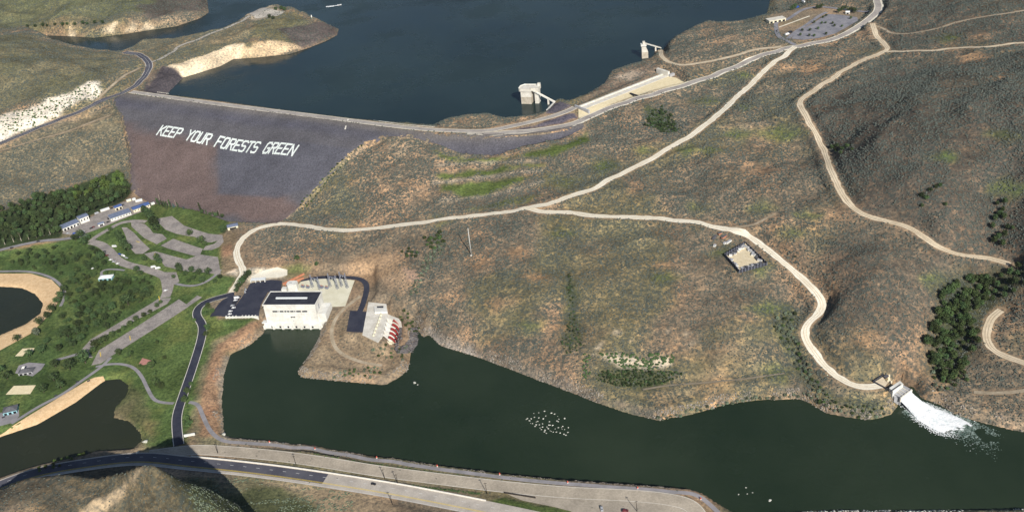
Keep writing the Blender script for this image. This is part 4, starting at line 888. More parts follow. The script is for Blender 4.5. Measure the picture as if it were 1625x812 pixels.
# ---- gate structure with five red gates
Zt = 12.5
t0 = atz([600], [520], 0)[0]; t = empty('gate_structure', (t0[0], t0[1], 0), 0, 'white concrete outlet block with five red gates beside the river', 'gate structure')
def L0(px, py, z): p = atz([px], [py], z)[0]; return (p[0] - t0[0], p[1] - t0[1])
MB().prism([L0(584.6, 479, Zt), L0(613, 482, Zt), L0(616, 498, Zt), L0(607, 534, Zt), L0(600, 543, Zt), L0(575, 531, Zt)][::-1], -2, Zt).build('deck', 'concrete', t)
MB().prism([L0(593, 484, Zt + 4), L0(611, 483, Zt + 4), L0(614, 492, Zt + 4), L0(594, 493, Zt + 4)][::-1], Zt, Zt + 2).build('intake_box', 'white_wall', t)
MB().prism([L0(598, 484, Zt + 4), L0(608, 483.5, Zt + 4), L0(608, 486, Zt + 4), L0(598, 486, Zt + 4)][::-1], Zt + 2, Zt + 2.6).build('hatch', 'fence_dark', t)
for k in range(7):
    f = k / 6; p = L0(605 - 12 * f, 500 + 32 * f, Zt); MB().box(p[0] - .8, p[0] + .8, p[1] - 1.6, p[1] + 1.6, Zt, Zt + 2.2).build('hoist_housing', 'cream_wall', t)
MB().prism([L0(614, 508, 2), L0(636, 516, 2), L0(627, 549, 2), L0(605, 539, 2)][::-1], -2, 1.2).build('sluice_floor', 'dark_opening', t)
for k in range(6):
    f = k / 5; a = L0(613.5 - 9 * f, 507 + 32 * f, 10); b = L0(637 - 11 * f, 516 + 34 * f, 1)
    dx, dy = b[0] - a[0], b[1] - a[1]; L_ = math.hypot(dx, dy); nx_, ny_ = -dy / L_ * 1.0, dx / L_ * 1.0
    V = []
    for s in (-1, 1): V += [(a[0] + s * nx_, a[1] + s * ny_, -3), (b[0] + s * nx_, b[1] + s * ny_, -3), (b[0] + s * nx_, b[1] + s * ny_, 3.2), (a[0] + s * nx_, a[1] + s * ny_, 13)]
    MB().add(V, [(0, 1, 2, 3), (4, 7, 6, 5), (0, 4, 5, 1), (1, 5, 6, 2), (2, 6, 7, 3), (3, 7, 4, 0)]).build('pier', 'white_wall' if k < 5 else 'cream_wall', t)
    if k < 5:
        f2 = (k + 1) / 5; a2 = L0(613.5 - 9 * f2, 507 + 32 * f2, 10)
        ux, uy = dx / L_, dy / L_; m = MB(); n = 6
        V = []
        for j in range(n + 1):
            th = radians(8 + j * 11); rr = 11; off = 2 + rr * (1 - cos(th)) * .9 + 4; zz = 1 + rr * sin(th) * 1.0
            off = 14 - rr * cos(th) * .9
            for A_ in (a, a2):
                q_ = .2 if A_ is a else -.2
                V.append((A_[0] + (a2[0] - a[0]) * q_ + ux * (20 - off), A_[1] + (a2[1] - a[1]) * q_ + uy * (20 - off), zz))
        m.add(V, [(2 * j, 2 * j + 1, 2 * j + 3, 2 * j + 2) for j in range(n)]); g_ = m.build('radial_gate', 'gate_red', t)
MB().prism([L0(608, 540, 4), L0(624, 536, 4), L0(632, 548, 4), L0(623, 558, 4), L0(606, 548, 4)][::-1], -2, 3.5).build('apron', 'cream_wall', t)
MB().prism([L0(617, 505, 5), L0(634, 512, 5), L0(638, 518, 5), L0(614, 510, 5)][::-1], -2, 11).build('wing_wall', 'concrete', t)

# ---- fenced storage yard
cor = [at1(*p) for p in [(1150,407),(1183,385),(1217,421),(1173,433)]]; c0 = sum(cor) / 4
t = empty('yard_fence', (c0[0], c0[1], float(zat(c0[0], c0[1]))), 0, 'dark board fence enclosing the square sandy storage yard', 'fence')
for i in range(4):
    a = cor[i] - np.array(t.location); b = cor[(i + 1) % 4] - np.array(t.location); zb = 1.9
    MB().beam((a[0], a[1], zb), (b[0], b[1], zb), .35, 4.4).build('fence_panel', 'fence_dark', t)
    for k in range(9):
        p = a + (b - a) * k / 9; MB().box(p[0] - .3, p[0] + .3, p[1] - .3, p[1] + .3, -.5, 4.6).build('fence_post', 'steel', t)
def crate(px, py, rz, l, wd, h, m, label, cat='container', name='storage_container', group='things stored round the fenced yard'):
    p = at1(px, py); t = empty(name, p, rz, label, cat, group); MB().box(-l / 2, l / 2, -wd / 2, wd / 2, .3, h).build('body', m, t)
    MB().box(-l / 2 - .1, l / 2 + .1, -wd / 2 - .1, wd / 2 + .1, h, h + .15).build('lid', 'concrete_grey' if m == 'white_wall' else 'roof_slate', t)
    for x in (-l * .4, l * .4): MB().box(x - .2, x + .2, -wd / 2, wd / 2, 0, .3).build('skid', 'fence_dark', t)
R_ = random.Random(5)
items = []
for (a, b, n, inx, iny) in [((1157,406),(1181,390),9,2,2.0),((1185,391),(1211,418),10,-3,1.5),((1209,421),(1176,429),8,-1,-2.2),((1170,427),(1157,411),7,3,0)]:
    for k in range(n): items.append((a[0] + (b[0] - a[0]) * (k + .5) / n + inx * .5 + R_.uniform(-.5, .5), a[1] + (b[1] - a[1]) * (k + .5) / n + iny * .5 + R_.uniform(-.5, .5)))
side = ['upper left', 'upper right', 'lower right', 'lower left']
ORD = ['first', 'second', 'third', 'fourth', 'fifth', 'sixth', 'seventh', 'eighth', 'ninth', 'tenth', 'eleventh', 'twelfth', 'thirteenth', 'fourteenth', 'fifteenth', 'sixteenth', 'seventeenth', 'eighteenth', 'nineteenth', 'twentieth', 'twenty-first', 'twenty-second', 'twenty-third', 'twenty-fourth', 'twenty-fifth']
cnt = [9, 10, 8, 7]; k = 0
for s_ in range(4):
    for j in range(cnt[s_]):
        x, y = items[k]; k += 1; wh = R_.random() < .55
        crate(x, y, R_.uniform(0, 3.1), R_.uniform(3, 6), R_.uniform(2, 2.6), R_.uniform(1.2, 2.8), 'white_wall' if wh else 'fence_dark', f"{'white' if wh else 'dark'} storage box, {ORD[j]} along the {side[s_]} side inside the yard fence")
for x, y, l, m, lab in [(1156,385,9,'white_wall','long white box at the turnout just above the fenced yard'),(1149,377,8,'orange_wall','rust brown box on the slope above the fenced yard'),(1134,378,9,'roof_slate','dark slate box farthest left on the slope above the yard'),(1134,391,4,'white_wall','small white box lying lowest on the slope above the yard'),(1150,387,4,'white_wall','small white box between the turnout and the fenced yard'),(1142,372,4,'orange_wall','small tan box highest on the slope above the yard')]:
    crate(x, y, R_.uniform(.2, 1), l, 2.6, 2.2, m, lab)

# ---- outlet works and the jet
p0 = atz([1411], [616], 6)[0]; t = empty('outlet_works', (p0[0], p0[1], 0), 0, 'grey and white concrete outlet works sending white water into the river', 'outlet')
def L1(px, py, z): p = atz([px], [py], z)[0]; return (p[0] - p0[0], p[1] - p0[1])
MB().prism([L1(1411, 615, 14), L1(1417, 620.5, 14), L1(1433.5, 608.5, 14), L1(1428, 603.6, 14)], 0, 14).build('valve_house', 'white_wall', t)
MB().prism([L1(1412, 619.8, 14.7), L1(1413, 620.7, 14.7), L1(1430, 609, 14.7), L1(1429, 608, 14.7)], 14, 14.3).build('roof_joint', 'fence_dark', t)
MB().prism([L1(1417, 622, 10), L1(1429, 630, 10), L1(1447, 617, 10), L1(1433, 609.5, 10)], -2, 9.5).build('deck', 'concrete_grey', t)
MB().prism([L1(1428, 630.5, 10.5), L1(1429.5, 631.5, 10.5), L1(1448, 618, 10.5), L1(1446.5, 617, 10.5)], 5.5, 10.6).build('lip_wall', 'concrete', t)
for k in range(3): 
    f0 = .22 + .25 * k; a = L1(1417 + 16 * f0, 622 - 12.5 * f0, 10); b = L1(1429 + 18 * f0, 630 - 13 * f0, 10); MB().beam((*a, 10), (*b, 10), .6, .9).build('deck_rib', 'concrete', t)
MB().prism([L1(1408, 619, 6), L1(1419, 633, 6), L1(1427, 634, 6), L1(1412, 616, 6)], -2, 8).build('side_wall', 'concrete_grey', t)
for a, b, l in [((1385,606),(1409,619),'long dark railing along the near edge of the outlet pad'), ((1386,606),(1402,595),'shorter dark railing behind the sandy outlet pad')]:
    A = at([a[0], b[0]], [a[1], b[1]]); MB_ = MB().beam((A[0][0], A[0][1], A[0][2] + 1), (A[1][0], A[1][1], A[1][2] + 1), .7, 2); tag(MB_.build('pad_railing', 'fence_dark'), l, 'railing', 'railings of the outlet pad')
crate(1406, 598.5, .5, 5, 2.4, 2, 'fence_dark', 'dark box parked on the back corner of the outlet pad')
left = smooth_px([(1428,633),(1438,643),(1451,658),(1470,674),(1488,683),(1510,688)], 5); right = smooth_px([(1446,620),(1461,633),(1482,645),(1507,654),(1530,664),(1556,680)], 5)
n = len(left); V = []; F = []; nw = 12
for i in range(n):
    f = i / (n - 1); z = 7.0 * (1 - f * 1.5) ** 2 + .7 if f < .66 else .7
    a = atz([left[i][0]], [left[i][1]], z)[0]; b = atz([right[i][0]], [right[i][1]], z)[0]
    for j in range(nw + 1):
        g = j / nw; p = a + (b - a) * g; bulge = sin(pi * g) ** .5 * 1.6 * (1 - .6 * f)
        V.append((p[0], p[1], z + bulge * (vnoise(np.array(p[0] * .35), np.array(p[1] * .35), 3) * 1.2 + .4) - (1.2 if j in (0, nw) else 0)))
for i in range(n - 1):
    for j in range(nw):
      fr_ = (i + .5) / (n - 1); eg = abs((j + .5) / nw - .5) * 2
      if hash2(np.array([i * 7 + j]), np.array([j * 3]), 5)[0] > 1.15 - np.clip((fr_ - .78) * 5, 0, 1.1): continue
      F.append((i * (nw + 1) + j, i * (nw + 1) + j + 1, (i + 1) * (nw + 1) + j + 1, (i + 1) * (nw + 1) + j))
tag(meshobj('white_water_jet', V, F, 'foam_white', None, True), kind='stuff', label='broad white jet of water gushing from the outlet works', cat='white water')

def scatter(name, P, sc, m, tmpl, kind='stuff', label=None, cat=None, flat=1.0, seed=1):
    """one mesh of many small copies of a jittered lump"""
    TV, TF = tmpl; rg = np.random.default_rng(seed); n = len(P); k = len(TV)
    a = rg.uniform(0, 2 * pi, n); ca_, sa_ = np.cos(a), np.sin(a); sx = sc * rg.uniform(.7, 1.3, n); sy = sc * rg.uniform(.7, 1.3, n); sz = sc * rg.uniform(.7, 1.25, n) * flat
    jit = rg.uniform(.72, 1.28, (n, k)); vx = TV[None, :, 0] * jit * sx[:, None]; vy = TV[None, :, 1] * jit * sy[:, None]; vz = TV[None, :, 2] * jit * sz[:, None]
    V = np.empty((n, k, 3), np.float32); V[..., 0] = P[:, 0:1] + vx * ca_[:, None] - vy * sa_[:, None]; V[..., 1] = P[:, 1:2] + vx * sa_[:, None] + vy * ca_[:, None]; V[..., 2] = P[:, 2:3] + vz
    Fc = (TF[None] + (np.arange(n) * k)[:, None, None]).reshape(-1, 3).astype(np.int32)
    me = bpy.data.meshes.new(name); me.vertices.add(n * k); me.vertices.foreach_set('co', V.ravel()); me.loops.add(Fc.size); me.loops.foreach_set('vertex_index', Fc.ravel())
    me.polygons.add(len(Fc)); me.polygons.foreach_set('loop_start', np.arange(0, Fc.size, 3, dtype=np.int32)); me.update(calc_edges=True)
    return tag(link(name, me, None, m), label, cat, None, kind)
bm = bmesh.new(); bmesh.ops.create_icosphere(bm, subdivisions=1, radius=1); ICO = (np.array([v.co[:] for v in bm.verts]), np.array([[v.index for v in f.verts] for f in bm.faces])); bm.free()
LEAFY = []
for s_ in range(5):
    th = s_ * 2.4; 
    for j in range(3):
        q_ = th + j * 2.1; c = np.array([cos(q_) * .5, sin(q_) * .5, .35 + .25 * j]); e1 = np.array([cos(q_ + 1.6), sin(q_ + 1.6), .3]) * .55; e2 = np.array([-.3 * cos(q_), -.3 * sin(q_), .8]) * .6
        LEAFY += [c + e1 - e2 * .6, c - e1 - e2 * .6, c + e2]
LEAFY = (np.array(LEAFY), np.arange(len(LEAFY)).reshape(-1, 3))

# foam specks on the water below the jet
rg = np.random.default_rng(3); t_ = rg.uniform(0, 1, 9000); u_ = rg.uniform(0, 1, 9000)
fx = 1455 + t_ * 110 + rg.normal(0, 6, 9000); fy = 650 + t_ * 46 + (u_ - .5) * (30 + 26 * t_); k = (rg.uniform(0, 1, 9000) < (1.1 - t_) ** 3) & (fy > 632 + (fx - 1455) * .36)
P = atz(fx[k], fy[k], .05); P = P[fbm(P[:, 0], P[:, 1] * 1.5, 16, 3, 6) > .45]; scatter('foam', P, np.random.default_rng(8).uniform(.1, .55, len(P)), 'foam_white', ICO, 'stuff', 'loose white foam drifting past the outlet jet', 'foam', .12, 4)
P = atz(1440 + rg.uniform(0, 130, 500), 0 * rg.uniform(0, 1, 500), 0)  # (spray along the jet's near edge)
t2 = rg.uniform(0, 1, 30000) ** 1.1; gx_ = 1436 + t2 * 150 + rg.normal(0, 5, 30000); gy_ = 642 + t2 * 52 + rg.normal(0, 1, 30000) * (5 + 9 * t2)
k2 = (gy_ > 622 + (gx_ - 1432) * .40) & (rg.uniform(0, 1, 30000) < (1.1 - t2) ** 1.4); P = atz(gx_[k2], gy_[k2], .03); P = P[fbm(P[:, 0], P[:, 1], 22, 4, 16) > .34]; scatter('turbulent_water', P, np.random.default_rng(18).uniform(.15, .6, len(P)), 'foam_thin', ICO, 'stuff', 'pale green turbulent water trailing off below the white jet', 'turbulent water', .06, 24)
e_ = rg.uniform(0, 1, 500); ex = np.interp(e_, np.linspace(0, 1, n), left[:, 0]) + rg.normal(0, 2.5, 500); ey = np.interp(e_, np.linspace(0, 1, n), left[:, 1]) + np.abs(rg.normal(0, 3.0, 500))
scatter('foam', atz(ex, ey, .1), .45, 'foam_white', ICO, 'stuff', 'fringe of foam flecks along the near edge of the white jet', 'foam', .2, 5)

# ---- buildings
def bld(name, pa, pb, depth, h, label, cat, wallm, roofm, roof='flat', doors=0, doorm='dark_opening', over=.5, z=None, group=None, dh=None, windows=0, rh=1.6):
    a, rz, w = frame(pa, pb, z); zb = a[2]; t = empty(name, (a[0], a[1], zb), rz, label, cat, group)
    MB().box(0, w, 0, depth, -1.5, h).build('wall', wallm, t)
    if roof == 'flat': MB().box(-over, w + over, -over, depth + over, h, h + .5).build('roof', roofm, t)
    elif roof == 'shed': MB().add([(-over, -over, h), (w + over, -over, h), (w + over, depth + over, h + rh), (-over, depth + over, h + rh), (-over, -over, h + .3), (w + over, -over, h + .3), (w + over, depth + over, h + rh + .3), (-over, depth + over, h + rh + .3)], [(0, 3, 2, 1), (4, 5, 6, 7), (0, 1, 5, 4), (1, 2, 6, 5), (2, 3, 7, 6), (3, 0, 4, 7)]).build('roof', roofm, t)
    elif roof == 'hip':
        e = min(depth, w) / 2; MB().add([(-over, -over, h), (w + over, -over, h), (w + over, depth + over, h), (-over, depth + over, h), (e, depth / 2, h + rh), (max(w - e, e + .1), depth / 2, h + rh)], [(0, 1, 5, 4), (1, 2, 5), (2, 3, 4, 5), (3, 0, 4), (0, 3, 2, 1)]).build('roof', roofm, t)
    else:
        MB().add([(-over, -over, h), (w + over, -over, h), (w + over, depth + over, h), (-over, depth + over, h), (-over, depth / 2, h + rh), (w + over, depth / 2, h + rh)], [(0, 1, 5, 4), (2, 3, 4, 5), (0, 4, 3), (1, 2, 5), (0, 3, 2, 1)]).build('roof', roofm, t)
    for k in range(doors):
        x = w * (k + .5) / doors; o = MB().box(x - w / doors * .3, x + w / doors * .3, -.1, .15, 0, dh or h * .72).build('door', doorm, t)
    for k in range(windows):
        x = w * (k + .5) / windows; o = MB().box(x - .7, x + .7, -.08, .15, h * .45, h * .8).build('window', 'window_glass', t)
    return t, w
bld('garage_building', (101.5, 367.5), (127, 357), 10, 5, 'long low white garage with dark bays and blue grey roof beside the grove', 'garage', 'white_wall', 'roof_bluegrey', 'shed', 5)
bld('workshop', (129, 356), (143, 350.5), 12, 9, 'tall white workshop at the right end of the low garage', 'workshop', 'white_wall', 'roof_bluegrey', 'gable', 0, windows=3)
bld('storage_shed', (177, 352), (209, 341), 11, 5, 'long white shed with dark roof panels facing the parking lots', 'shed', 'white_wall', 'roof_bluegrey', 'shed', 0, windows=7)
bld('office_building', (213, 338), (239, 329), 12, 5, 'cream office with deep blue roof nearest the dam', 'office', 'cream_wall', 'roof_blue', 'gable', 0, windows=5)
bld('small_garage', (184, 335), (195, 331), 9, 5, 'small cream garage with blue roof against the grove edge', 'garage', 'cream_wall', 'roof_blue', 'gable', 2)
bld('van_shed', (157, 360), (166, 357), 5, 3.6, 'small white shed alone in the middle of the service yard', 'shed', 'white_wall', 'roof_bluegrey', 'gable', 1)
bld('pump_house', (362, 366), (378, 361), 10, 4.5, 'cream pump house with slate blue roof on the bare pad at the dam toe', 'pump house', 'cream_wall', 'roof_bluegrey', 'gable', 1, windows=2)
bld('picnic_shelter', (157, 446), (178, 444), 9, 3.4, 'white roofed picnic shelter among trees above the central lawn', 'shelter', 'teal_trim', 'roof_white', 'hip', 3, rh=2.2)
bld('picnic_shelter', (30, 596), (52, 593), 9, 3.2, 'slate roofed shelter with a white gable between the two sand courts', 'shelter', 'concrete_grey', 'roof_slate', 'hip', 3, rh=2.4)
p = at1(36, 592); tag(MB().add([(p[0]-1.6,p[1]-1,p[2]+3.4),(p[0]+1.6,p[1]-1,p[2]+3.4),(p[0]+3,p[1]+5,p[2]+6.2),(p[0]-.2,p[1]+5,p[2]+6.2),(p[0],p[1]+2,p[2]+2)], [(0,1,2,3),(0,4,1),(1,4,2),(2,4,3),(3,4,0)]).build('shelter_gable', 'white_wall'), 'white canopy over the slate roofed shelter between the sand courts', 'canopy')
bld('bathhouse', (6, 660), (28, 655), 11, 4, 'dark slate bathhouse with pale blue eaves at the end of the beach walk', 'bathhouse', 'teal_trim', 'roof_slate', 'hip', 3, rh=3)
bld('marina_store', (1221, 38), (1247, 33.5), 14, 4.5, 'long tan marina store by the far shore of the lake', 'store', 'cream_wall', 'concrete', 'flat', 4)
bld('restroom', (1342, 23), (1348, 23), 6, 3.5, 'tiny white restroom among dark trees beside the marina lot', 'restroom', 'white_wall', 'roof_white', 'gable', 1)
for i, (x, y, l, rz, lab) in enumerate([(167,334.5,13,.35,'long white trailer along the grove edge of the service yard'),(205,320,7,.3,'cream trailer near the top of the service yard'),(213,318,5,.3,'white trailer near the top of the service yard'),(221,320,10,.1,'longest white trailer behind the cream office'),(243,325,5,.4,'small cream trailer at the dam end of the office')]):
    p = at1(x, y); t = empty('work_trailer', p, rz + .2, lab, 'trailer', 'trailers in the service yard'); MB().box(-l / 2, l / 2, -1.5, 1.5, .8, 3.6).build('body', 'white_wall' if i != 1 else 'cream_wall', t); MB().box(-l / 2, l / 2, -1.5, 1.5, 3.6, 3.75).build('roof', 'roof_white', t)
    for k in (-1, 1): MB().cyl((k * l * .2, -1.55, .5), (k * l * .2, 1.55, .5), .5, .5, 8).build('wheel', 'rubber', t)
p = at1(301.5, 692); t = empty('entrance_sign', p, .12, 'low white entrance sign beside the park end of the black drive', 'sign'); MB().box(-5.5, 5.5, -.6, .6, .8, 3.4).build('sign_board', 'white_wall', t)
for k in (-4, 4): MB().box(k - .4, k + .4, -.4, .4, 0, .8).build('sign_post', 'concrete_grey', t)

# ---- mast, poles, buoys, barrier
p = at1(748, 405); t = empty('tall_mast', p, 0, 'tall thin white mast alone on the brown slope above the river', 'mast'); MB().cyl((0, 0, 0), (0, 0, 38), .6, .35, 8).build('shaft', 'pole_white', t, True); MB().cyl((0, 0, -.5), (0, 0, .6), 1.6, 1.6, 8).build('footing', 'concrete', t)
poles = [(346,719,13,0),(470,737,12,0),(611,760,13,0),(632,768,13,0),(623,800,12,0),(773,783,14,0),(1011,811,13,0)]
plab = ['dark utility pole by the park path junction, farthest left of the poles','dark utility pole between the two roads, second from the left','dark utility pole on the frontage verge, left of a close pair','dark utility pole on the frontage verge, right of a close pair','dark utility pole on the near shoulder of the highway','dark utility pole beside the end of the white barrier','dark utility pole on the widening frontage road, farthest right']
for (x, y, h, _), l in zip(poles, plab):
    p = at1(x, y); t = empty('utility_pole', p, .1, l, 'utility pole', 'utility poles along the highway'); MB().cyl((0, 0, -.5), (-.6, 0, h), .34, .2, 7).build('pole', 'pole_wood', t, True); MB().box(-1.9, .9, -.12, .12, h - 1.2, h - .9).build('crossarm', 'pole_wood', t)
mk = [(428,701),(500,711.5),(598,725.5),(694,739),(793,752),(901,765),(1012,774),(1112,791)]
for i, (x, y) in enumerate(mk):
    p = at1(x, y + 1); t = empty('marker_post', p, 0, f'{ORD[i]} red and white marker post from the left on the river bank', 'marker post', 'marker posts along the river bank'); MB().cyl((0, 0, -.3), (0, 0, 1.2), .7, .7, 7).build('base', 'concrete', t); MB().cyl((0, 0, 1.2), (0, 0, 2.6), .75, .4, 7).build('cap', 'buoy_red', t)
i0 = int(np.argmin(np.abs(np.array(px_) - 298))); i1 = int(np.argmin(np.abs(np.array(px_) - 768))); mb = MB(); C = HWY; T = np.gradient(C[:, :2], axis=0); T /= np.linalg.norm(T, axis=1)[:, None]
for i in range(i0, i1):
    a = C[i, :2] + np.array([-T[i][1], T[i][0]]) * 9.1; b = C[i + 1, :2] + np.array([-T[i + 1][1], T[i + 1][0]]) * 9.1; mb.beam((*a, C[i, 2] + .95), (*b, C[i + 1, 2] + .95), .9, 1.1)
tag(mb.build('road_barrier', 'barrier_white'), 'long white concrete barrier along the river side of the highway', 'barrier')
p = at1(800, 782); q_ = at1(850, 790); tag(MB().beam((p[0], p[1], p[2] + .9), (q_[0], q_[1], q_[2] + .9), .8, 1.2).build('guard_rail', 'pole_wood'), 'brown guard rail on the grass wedge between the frontage road and highway', 'guard rail')
for i, (x, y, l) in enumerate([(141,605,'dark bench on the beach walk nearest the boat lots'), (125,628-16.5,'x')][:1] + [(121.5,606,'x')][:0] + [(123,606.5,'dark bench beside the beach walk close to the pond sand'), (89,628,'dark bench halfway along the beach walk'), (6,662.5,'dark bench outside the bathhouse')]):
    p = at1(x, y); t = empty('park_bench', p, .6, l, 'bench', 'benches on the beach walk'); MB().box(-1.6, 1.6, -.5, .5, .5, .75).build('seat', 'fence_dark', t); MB().box(-1.6, 1.6, .4, .6, .75, 1.5).build('backrest', 'fence_dark', t)
    for k in (-1.3, 1.3): MB().box(k - .12, k + .12, -.45, .45, 0, .5).build('leg', 'fence_dark', t)
for i, (x, y, l) in enumerate([(226,597,'pinkish stones'),]): pass
for x, y, l in [(231,701,'upper pale stone block on the pond outlet bank'), (218,720,'lower pale stone block by the pond outlet'), (355,690,'pale stone block at the river corner of the path')]:
    p = at1(x, y); tag(scatter('stone_block', np.array([[p[0], p[1], p[2] + .8]]), 2.6, 'pale_rock', ICO, None, None, None, .6, int(x)), l, 'stone', 'pale blocks near the water')

# ---- vehicles
PROTO = {}
def car_meshes(color, L=4.8, Wd=1.9, H=1.5, van=False):
    prof = [(-L/2,.35),(L/2,.35),(L/2,.8),(L*.28,.95),(L*.12,H),(-L*.3,H),(-L*.46,.98),(-L/2,.9)] if not van else [(-L/2,.35),(L/2,.35),(L/2,1.1),(L*.4,1.3),(L*.33,H),(-L/2,H)]
    n = len(prof); mb = MB(); V = [(x, -Wd/2 * (.84 if z > 1.2 else 1), z) for x, z in prof] + [(x, Wd/2 * (.84 if z > 1.2 else 1), z) for x, z in prof]
    mb.add(V, [tuple(range(n))[::-1], tuple(range(n, 2*n))] + [(i, n + i, n + (i + 1) % n, (i + 1) % n) if False else (i, (i + 1) % n, n + (i + 1) % n, n + i) for i in range(n)])
    gl = MB().box(L*.13, L*.27, -Wd*.36, Wd*.36, .98, H*.93, None, (.0, .05)).box(-L*.43, -L*.31, -Wd*.36, Wd*.36, 1.0, H*.93).box(-L*.26, L*.1, -Wd*.47, Wd*.47, 1.02, H*.9, None, (.05, .12))
    wh = MB().cyl((0, -.12, 0), (0, .12, 0), .36, .36, 10); out = []
    for nm, m_, mm in (('body', mb, 'car_' + color), ('window', gl, 'window_glass'), ('wheel', wh, 'rubber')):
        me = bpy.data.meshes.new(nm); me.from_pydata(m_.V, [], m_.F); me.materials.append(M[mm]); me.update(); out.append(me)
    return out, L, Wd
def car(px, py, head, color, label, van=False, name='parked_car', cat='car', group='cars in the car parks', sc=1.0, zoff=.45):
    """head is the pixel direction the car points to"""
    key = (color, van)
    if key not in PROTO: PROTO[key] = car_meshes(color, 6.5 if van else 4.8, 2.2 if van else 1.9, 2.5 if van else 1.5, van)
    (b, g, w), L, Wd = PROTO[key]; p = at1(px, py); q_ = at1(px + head[0], py + head[1]); rz = atan2(q_[1] - p[1], q_[0] - p[0])
    t = empty(name, (p[0], p[1], p[2] + zoff), rz, label, cat, group); t.scale = (sc,) * 3
    for me_, nm in ((b, 'body'), (g, 'window')): o = bpy.data.objects.new(nm, me_); COL.objects.link(o); o.parent = t
    for x in (-L * .31, L * .31):
        for y in (-Wd * .47, Wd * .47): o = bpy.data.objects.new('wheel', w); COL.objects.link(o); o.parent = t; o.location = (x, y, .36)
    return t
car(593, 768.5, (5, 1), 'black', 'small black car driving along the pale highway', name='car', group=None, zoff=.48)
car(955, 808, (1, 5), 'silver', 'silver car on the gravel at the bottom edge beside the frontage road', name='car', group=None, sc=1.2)
car(992, 811, (5, 0), 'maroon', 'dark red car cut by the bottom edge of the picture', name='car', group=None, sc=1.2)
HD = (5, 4)
for x, y, h, c, l, v in [
 (166,400,(6,-1),'black','black car at the upper end of the lane-side parking row',0),(170,406,(6,-1),'maroon','dark red car directly below the black one in the lane-side row',0),(176,413,(6,-1),'white','white car in the middle of the lane-side row',0),(181,416,(6,-1),'silver','silver car in the middle of the lane-side row',0),(187,419,(6,-2),'white','white car at the lower end of the lane-side row',0),
 (190,404,(5,2),'blue','bright blue car across the lane below the round tree',0),(196,407,(5,2),'white','white van parked right beside the bright blue car',1),(201,410,(5,1),'silver','silver car last in the row behind the bright blue car',0),
 (244,424.5,(6,-1),'white','left of two white vans on the lower lane',1),(251,426.5,(6,-1),'white','right of two white vans on the lower lane',1),(263,461.5,(6,-2),'white','white car at the neck between the lane and boat lots',0),
 (148,426.5,(5,-2),'white','pale vehicle on the grass above the picnic shelter',0),(182,392,(5,0),'white','white truck on the pad beside the island',1),
 (145,363,(5,-2),'black','black car at the lower edge of the service yard',0),(148.5,361,(5,-2),'maroon','dark red car beside the black one in the service yard',0),(131,369,(5,-2),'white','white van at the exit of the service yard',1),(118,371,(5,-2),'blue','blue car at the lower left of the service yard',0),(108,371,(5,-2),'silver','silver car farthest left in the service yard',0),
 (154,339.5,(5,-2),'silver','silver van below the grove in the service yard',1),(172,348,(4,4),'black','black car at the left end of the long white shed',0),(172,353,(5,-2),'black','black car just below the left end of the long white shed',0),(178,331,(5,-2),'black','dark car between the white trailer and small garage',0),(195,326,(5,-2),'black','dark car beyond the small blue roofed garage',0),
 (137,376-1,(5,-2),'silver','silver car on the park road near the yard exit',0),(122,359,(5,-2),'white','white truck parked before the bays of the low garage',0),
 (19,395-1,(5,-1),'black','dark car on the entry road at the far left',0),(61,384,(5,-1),'black','dark car on the entry road halfway along the grove',0),
 (374,477,(6,-1),'white','topmost white car in the row on the side lot',0),(376,473.5,(6,-1),'white','white van at the top of the side lot row',1),(372,481,(6,-1),'black','black car in the side lot row',0),(369,485.5,(6,-1),'silver','silver car in the side lot row',0),(371,489,(6,-1),'white','fifth car in the side lot row, white',0),(366,494.5,(6,-1),'white','sixth car in the side lot row, white',0),(365,499,(6,-1),'white','lowest white car in the side lot row',0),
 (390,460,(2,5),'silver','silver car beneath the trees at the top of the black lot',0),(389,464,(2,5),'silver','second silver car beneath the trees by the black lot',0),
 (254,53.5,(5,-2),'black','dark car at the near corner of the marina lot',0),(249,56,(5,-2),'white','x',1)]:
    if l == 'x' or x == 254: continue
    car(x, y, h, c, l, bool(v))
car(1254, 53, (6,-2), 'black', 'dark van at the near left corner of the marina lot', True, group='vehicles by the marina', sc=1.3); car(1249, 56, (6,-2), 'white', 'white van at the near left corner of the marina lot', True, group='vehicles by the marina', sc=1.3); car(1232.5, 50.5, (1,5), 'black', 'dark car on the ramp road below the marina store', False, group='vehicles by the marina')
car(1275, 4.5, (6,-1), 'white', 'white van above the shore left of the marina road', True, group='vehicles by the marina', sc=1.3); car(1265, 13, (6,-2), 'blue', 'blue vehicle on the brushy shore beyond the marina store', True, group='vehicles by the marina', sc=1.2)
car(696, 198.5, (6,1), 'black', 'dark car on the dam crest where the two roads split', False, group=None, name='car'); car(676, 197, (6,1), 'white', 'white van on the dam crest nearer the middle', True, group=None, name='van', cat='van')
